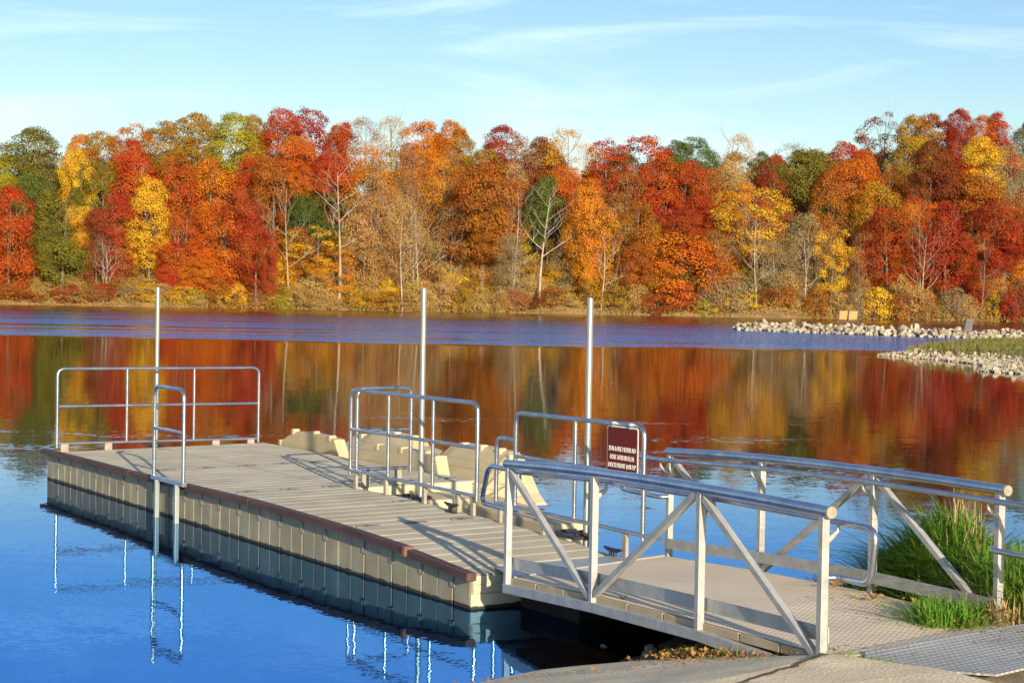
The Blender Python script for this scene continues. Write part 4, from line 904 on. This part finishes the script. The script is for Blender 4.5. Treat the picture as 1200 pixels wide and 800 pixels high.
clump('grass_tussock', 'dry straw tuft beside the gangway treads over the water', 'grass', [('straw_blades', blades(420, blob(2.38, 13.95, .20, .16), .1, .26, .008, 1.1, 10), GR2), ('green_blades', blades(220, blob(2.6, 13.6, .2, .25), .1, .3, .009, .8, 11), GR1)], (2.42, 13.95, .3))
def lowarea(q):
    while True:
        x, y = q.uniform(1.8, 4.6), q.uniform(8.9, 12.4)
        # verge along the slab edge and around the plate
        if (x - 1.8) * .72 + (y - 10.5) < -.35 + .25 * noise.noise(Vector((x * 2, y * 2, 0))) : return x, y
mbg = blades(5200, lowarea, .02, .08, .007, .7, 12); tag(kind(mbg.build('verge_grass', GR1), 'stuff'), 'short green grass on the verge at the lower right', 'grass')
mbg = blades(3200, lowarea, .02, .055, .006, .9, 13); tag(kind(mbg.build('verge_straw', GR2), 'stuff'), 'short dry grass and debris on the verge at the lower right', 'grass')
heightfield('verge', mat('verge_soil', (.20, .15, .08), (.36, .29, .17), rough=1, scale=7, vec='World', bump=.6, bscale=50), lin(1.9, 7, 40), lin(6, 12.3, 40), lambda x, y: min(.49, .15 + .16 * max(0, shore_dist(x, y))) - .01 + .012 * noise.noise(Vector((x * 4, y * 4, 1))) - (0 if (x - 1.8) * .8 + (y - 10.5) < 1.0 else .12))
clump('grass_tussock', 'low straggling green grass along the slab edge beside the steel plate', 'grass', [('green_blades', blades(900, blob(2.25, 10.02, .35, .05, R(-38)), .03, .10, .007, .7, 31), GR1), ('straw_blades', blades(300, blob(2.25, 10.0, .35, .07, R(-38)), .02, .08, .007, .9, 32), GR2)], (2.25, 10.02, .45))
clump('grass_tussock', 'mixed straw and green grass spilling over the steel plate edge', 'grass', [('green_blades', blades(900, blob(3.35, 11.85, .5, .16, R(20)), .05, .20, .009, .9, 33), GR1), ('straw_blades', blades(500, blob(3.4, 11.7, .5, .14, R(20)), .04, .16, .008, 1.1, 34), GR2)], (3.45, 11.75, .45))
# leaf litter heaped on the bank under the gangway
mb = MB(); q = random.Random(5)
for i in range(4000):
    t = q.random(); x = 1.0 + t * .75 + q.gauss(0, .10); y = 12.15 - t * 1.25 + q.gauss(0, .12)
    z = ground_z(x, y) + q.random() * .10 * (1 - abs(t - .45)); quad(mb, Vector((x, y, z + .02)), Vector((q.gauss(0, .8), q.gauss(0, .8), .9)), q.uniform(.015, .045), q)
for i in range(260):
    t = q.random(); x = -.2 + 2.4 * t + q.gauss(0, .15); y = 12.05 - 1.5 * t + abs(q.gauss(0, .2)) * -1; quad(mb, Vector((x, y, ramp_z(x, y) + .02)), Vector((q.gauss(0, .3), q.gauss(0, .3), 1)), q.uniform(.012, .035), q)
for i in range(500):
    x, y = q.uniform(2.0, 3.3), q.uniform(10.2, 12.6); 
    if (x - 1.77) * .9059 + (y - 10.51) * .4236 < .9 + .3 * q.random(): continue
    quad(mb, Vector((x, y, .545)), Vector((q.gauss(0, .4), q.gauss(0, .4), 1)), q.uniform(.012, .04), q)
tag(kind(mb.build('leaf_litter', GR3), 'stuff'), 'brown fallen leaves and twigs heaped on the bank under the gangway', 'leaves')
clump('grass_tussock', 'sparse weeds on the bank along the near chord of the gangway', 'weeds', [('green_blades', blades(260, blob(1.30, 11.45, .5, .10, R(-63)), .05, .16, .006, .6, 14), GR1)], (1.3, 11.45, .3))
def leafobj(x, y, z, s, seed, label):
    q = random.Random(seed); mb = MB(); n = 10; P = []
    for i in range(n * 2):
        a = math.pi * i / n; rr = s * (1 if i % 2 == 0 else .62) * q.uniform(.8, 1.15); P.append((rr * math.cos(a), rr * math.sin(a), .35 * s * math.sin(a * 2 + seed) + .02))
    k = len(P); mb.add(P + [(0, 0, .0)], [(i, (i + 1) % k, k) for i in range(k)], True)
    mb.add([(0, 0, 0), (.006, 0, 0), (s * 1.5, s * .2, s * .3)], [(0, 1, 2)])
    o = mb.build('fallen_leaf', GR3, loc=(x, y, z)); o.rotation_euler = (q.uniform(-.5, .5), q.uniform(-.5, .5), q.uniform(0, 6)); tag(o, label, 'leaf'); return o
leafobj(2.46, 12.62, .50, .055, 1, 'curled orange leaf on the treads beside the third far post')
leafobj(2.70, 12.35, .50, .05, 2, 'curled orange leaf on the treads at the foot of the grass')
leafobj(2.33, 13.20, .49, .06, 3, 'tan curled leaf lying by the dry straw tuft')
leafobj(3.05, 11.70, .56, .07, 4, 'large tan leaf at the edge of the steel plate')
leafobj(.80, 12.85, .42, .03, 5, 'small brown leaf on the near edge of the treads')
o = put_rock('shore_rock', 1.02, 13.0, .02, .14, 'small tan rock at the water edge under the gangway', None, None)
for i, (x, y, s, lab) in enumerate(((.70, 13.35, .10, 'submerged brown stone nearest the dock'), (.95, 12.6, .12, 'dark stone beside the ramp edge under the gangway'), (1.45, 12.7, .12, 'dark stone on the bank under the gangway'))):
    put_rock('shore_rock', x, y, -.03 + .06 * i, s, lab, None, DKROCK)
